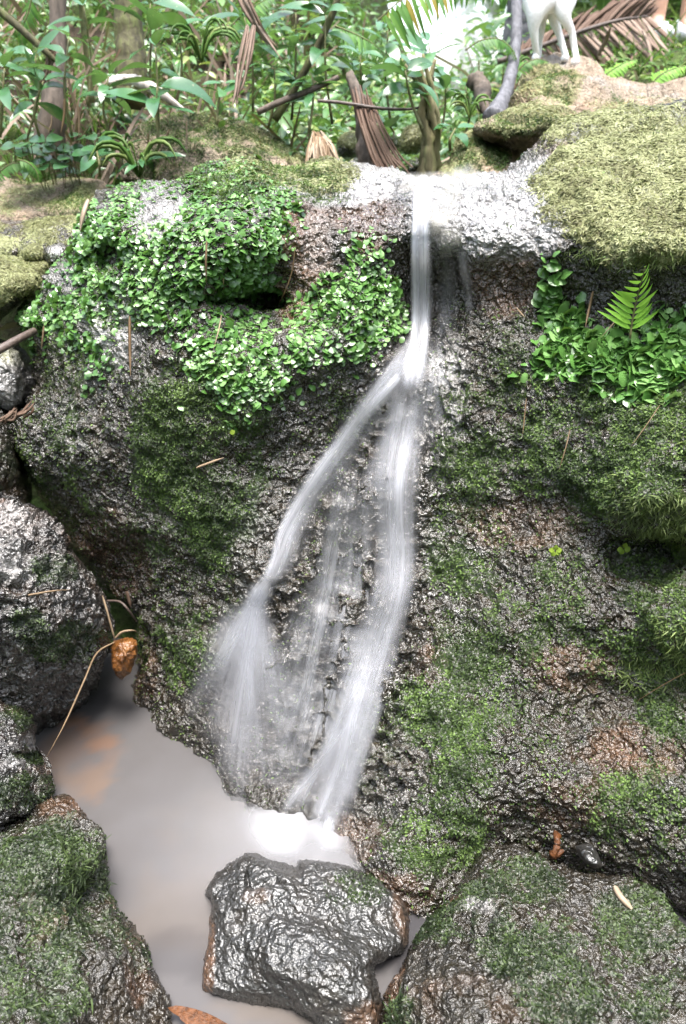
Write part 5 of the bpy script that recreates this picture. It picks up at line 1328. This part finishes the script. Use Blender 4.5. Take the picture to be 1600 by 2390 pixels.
# white dog on the mound: feet at photo pixels, the body rises out of the frame
YD = 3.62
ff, hf1, hf2 = at(1253, 136, YD - .06), at(1322, 138, YD - .04), at(1346, 146, YD - .12)
fz = float(min(ff[2], hf1[2], hf2[2]))
dc_ = (ff + hf2) / 2; dc_[2] = fz
dog = empty('dog', dc_, 'white short haired dog standing on the earth mound, seen from the belly down', 'dog')
def dl_(p): return tuple(np.asarray(p, float) - dc_)
ppm = YD / (.58 * SP + CP) / F       # metres per photo pixel at the dog
def dpx(x, y, dy=0): return at(x, y, YD + dy)
J = []
def j(p, r): J.append((*dl_(p), r)); return len(J) - 1
hip = j(dpx(1318, -38, .02), (.080, .085)); belly = j(dpx(1290, -34, .0), (.075, .080)); chest = j(dpx(1255, -34, -.03), (.080, .10)); neck = j(dpx(1228, -76, -.05), .062); hd = j(dpx(1208, -105, -.07), .058); muz = j(dpx(1185, -97, -.09), .032); nose = j(dpx(1172, -94, -.10), .022)
E = [(hip, belly), (belly, chest), (chest, neck), (neck, hd), (hd, muz), (muz, nose)]
def legc(root_, pts, rad):
    pr = root_
    for p, r in zip(pts, rad):
        k = j(p, r); E.append((pr, k)); pr = k
legc(chest, [dpx(1252, 20, -.10), dpx(1244, 62, -.10), dpx(1248, 98, -.09), ff, ff + np.array([-.02, -.03, .004])], [.048, .021, .014, .0135, .014])
legc(chest, [dpx(1262, 20, .08), dpx(1262, 62, .08), dpx(1258, 98, .08), dpx(1256, 134, .08), dpx(1250, 137, .05)], [.042, .020, .014, .013, .013])
legc(hip, [dpx(1318, 6, -.09), dpx(1314, 38, -.11), dpx(1334, 72, -.10), dpx(1340, 112, -.10), hf2, hf2 + np.array([-.025, -.03, .003])], [.052, .027, .014, .013, .0125, .013])
legc(hip, [dpx(1300, 6, .06), dpx(1290, 40, .06), dpx(1304, 78, .05), dpx(1314, 112, .02), hf1, hf1 + np.array([-.025, -.02, .003])], [.046, .027, .014, .013, .0125, .013])
tl = j(dpx(1340, -60, .03), .022); E.append((hip, tl)); t2 = j(dpx(1362, -95, .05), .014); E.append((tl, t2))
skin('body', J, E, M['fur'], dog)
for sy in (-.045, .05):
    mb = MB(); p = np.array(dl_(dpx(1210, -124, -.07))) + np.array([0, sy, 0])
    leaf(mb, p + np.array([0, 0, -.02]), (.05, sy * 6, .9), (-1, 0, .1), .075, .028, .5, .3, .5); mb.V = [v + dc_ for v in mb.V]
    mb.build('ear', M['fur'], dog)
mb = MB(); V_, Q_ = uvball(dpx(1170, -96, -.10), (.014, .016, .013)); mb.add(V_, Q_); mb.build('nose', M['dogdark'], dog)
for sy in (-.036, .036):
    mb = MB(); V_, Q_ = uvball(dpx(1194, -113, -.075) + np.array([0, sy, 0]), .008, 8, 6); mb.add(V_, Q_); mb.build('eye', M['dogdark'], dog)

# person standing behind, only the bare shins and white shoes reach into the picture
YP = 4.45
fl_, fr_ = at(1532, 98, YP), at(1600, 90, YP + .05)
pc = (fl_ + fr_) / 2; pc[2] = min(fl_[2], fr_[2])
person = empty('person', pc, 'person with bare legs and white shoes standing at the top right edge', 'person')
S_ = 1.0
lx, rx = fl_[0] - pc[0], fr_[0] - pc[0]
ly, ry = 0.0, .05
mx = (lx + rx) / 2
J, E = [], []
def pj(x, y, z, r): J.append((x, y, z, r)); return len(J) - 1
pel = pj(mx, .02, .93, (.145, .105)); wa = pj(mx, .02, 1.06, (.125, .09)); che = pj(mx, .03, 1.27, (.150, .10)); nk = pj(mx, .03, 1.44, .052); nk2 = pj(mx, .015, 1.50, .05)
E += [(pel, wa), (wa, che), (che, nk), (nk, nk2)]
hd0 = pj(mx, .01, 1.57, (.068, .078)); hd1 = pj(mx, .02, 1.64, (.074, .090)); hd2 = pj(mx, .025, 1.70, (.058, .070)); E += [(nk2, hd0), (hd0, hd1), (hd1, hd2)]
for sx, fx_, fy_ in ((-1, lx, ly), (1, rx, ry)):
    h = pj(mx + sx * .085, .02, .86, .082); k1 = pj(mx + sx * .085 * .6 + fx_ * .4, .0 + fy_ * .5, .66, .070); kn = pj(mx * .25 + fx_ * .75 + sx * .01, fy_ * .8, .47, .052); ca = pj(fx_, fy_ + .012, .34, .053); ak0 = pj(fx_, fy_ + .01, .18, .038); ak = pj(fx_, fy_ + .01, .085, .034); ft = pj(fx_ + sx * .012, fy_ - .09, .04, .032)
    E += [(pel, h), (h, k1), (k1, kn), (kn, ca), (ca, ak0), (ak0, ak), (ak, ft)]
    sh_ = pj(mx + sx * .165, .03, 1.38, .052); el = pj(mx + sx * .205, .05, 1.12, .038); wr = pj(mx + sx * .215, -.02, .89, .025); pa = pj(mx + sx * .212, -.035, .82, (.036, .018))
    E += [(che, sh_), (sh_, el), (el, wr), (wr, pa)]
    for q, ln in enumerate((.062, .074, .070, .055)):
        a = pj(mx + sx * .210, -.060 + q * .019, .785, .0085); b2 = pj(mx + sx * .205, -.064 + q * .020, .785 - ln * .55, .008); c2 = pj(mx + sx * .192, -.064 + q * .020, .785 - ln, .0065)
        E += [(pa, a), (a, b2), (b2, c2)]
    th0 = pj(mx + sx * .200, -.070, .825, .010); th1 = pj(mx + sx * .190, -.090, .785, .0085); E += [(wr, th0), (th0, th1)]
skin('body', J, E, M['skin'], person)
J2 = [(mx, .02, .98, (.155, .118)), (mx, .02, .92, (.165, .122))]; E2 = [(0, 1)]
for sx, fx_ in ((-1, lx), (1, rx)):
    n = len(J2); J2 += [(mx + sx * .088, .02, .84, .098), (mx + sx * .085 * .6 + fx_ * .4, .02, .64, .090)]; E2 += [(1, n), (n, n + 1)]
skin('shorts', J2, E2, M['cloth'], person)
J3 = [(mx, .02, .98, (.15, .112)), (mx, .02, 1.08, (.142, .106)), (mx, .03, 1.27, (.168, .116)), (mx, .03, 1.405, (.08, .07))]; E3 = [(0, 1), (1, 2), (2, 3)]
for sx in (-1, 1):
    n = len(J3); J3 += [(mx + sx * .168, .03, 1.375, .066), (mx + sx * .198, .045, 1.20, .056)]; E3 += [(2, n), (n, n + 1)]
skin('shirt', J3, E3, M['shoe'], person)
mb = MB(); V_, Q_ = uvball(np.array([mx, .035, 1.67]) + pc, (.088, .098, .108), 20, 12)
V_ = V_[:]; keep = (V_[:, 2] - pc[2] > 1.66) | (V_[:, 1] - pc[1] > .02); Q_ = Q_[keep[Q_].all(1)]
mb.add(V_, Q_); mb.build('hair', M['hair'], person)
for fx_, fy_ in ((lx, ly), (rx, ry)):
    skin('shoe', [(fx_, fy_ + .035, .045, (.046, .045)), (fx_ + .003, fy_ - .05, .040, (.048, .040)), (fx_ + .006, fy_ - .14, .032, (.046, .030)), (fx_, fy_ + .015, .095, (.048, .05))], [(0, 1), (1, 2), (0, 3)], M['shoe'], person)

# ------------------------------------------------------------------ water and forest farther off
xs = np.linspace(1.02, 1.52, 40); zs = np.linspace(1.0, 5.0, 60)
X, Z = np.meshgrid(xs, zs)
P = np.stack([X, 8.75 + .10 * (Z - 1.2), Z], -1).reshape(-1, 3)
P[:, 1] += fbm(P * np.array([1, 1, .15]), 3, 3, .5, 62) * .12
i = np.arange(59)[:, None] * 40 + np.arange(39)[None]
Q = np.stack([i, i + 1, i + 41, i + 40], -1).reshape(-1, 4)
d = sst(1.02, 1.12, P[:, 0]) * sst(1.52, 1.42, P[:, 0])
tag(make('far_waterfall', P, Q, M['flow'], None, {'flow': np.stack([P[:, 0] * .2, P[:, 2], 0 * P[:, 0]], -1), 'dens': d}), 'blurred white water far behind, in the bright opening at the top', 'waterfall')
trunk('tree_trunk', [(1205, 130), (1212, 60), (1218, -20), (1222, -300)], 5.2, [.10, .085, .08, .075], 'greybark', 'pale grey trunk standing far behind the white dog', rough=.04)
# unseen forest added behind the camera and to both sides, to shade the rocks
def ring(x, y):
    r = np.hypot(x, y - 1.5)
    return sst(5.0, 6.5, r) * sst(2.5, .5, y)
leaf_mass('forest', ground_scatter(1500, (-11, 11), (-11, 2.5), ring), 5, 5.0, .55, .5, 'under', 'unseen leafy forest added behind the camera to shade the rocks', 'forest', .9, .05, .6)
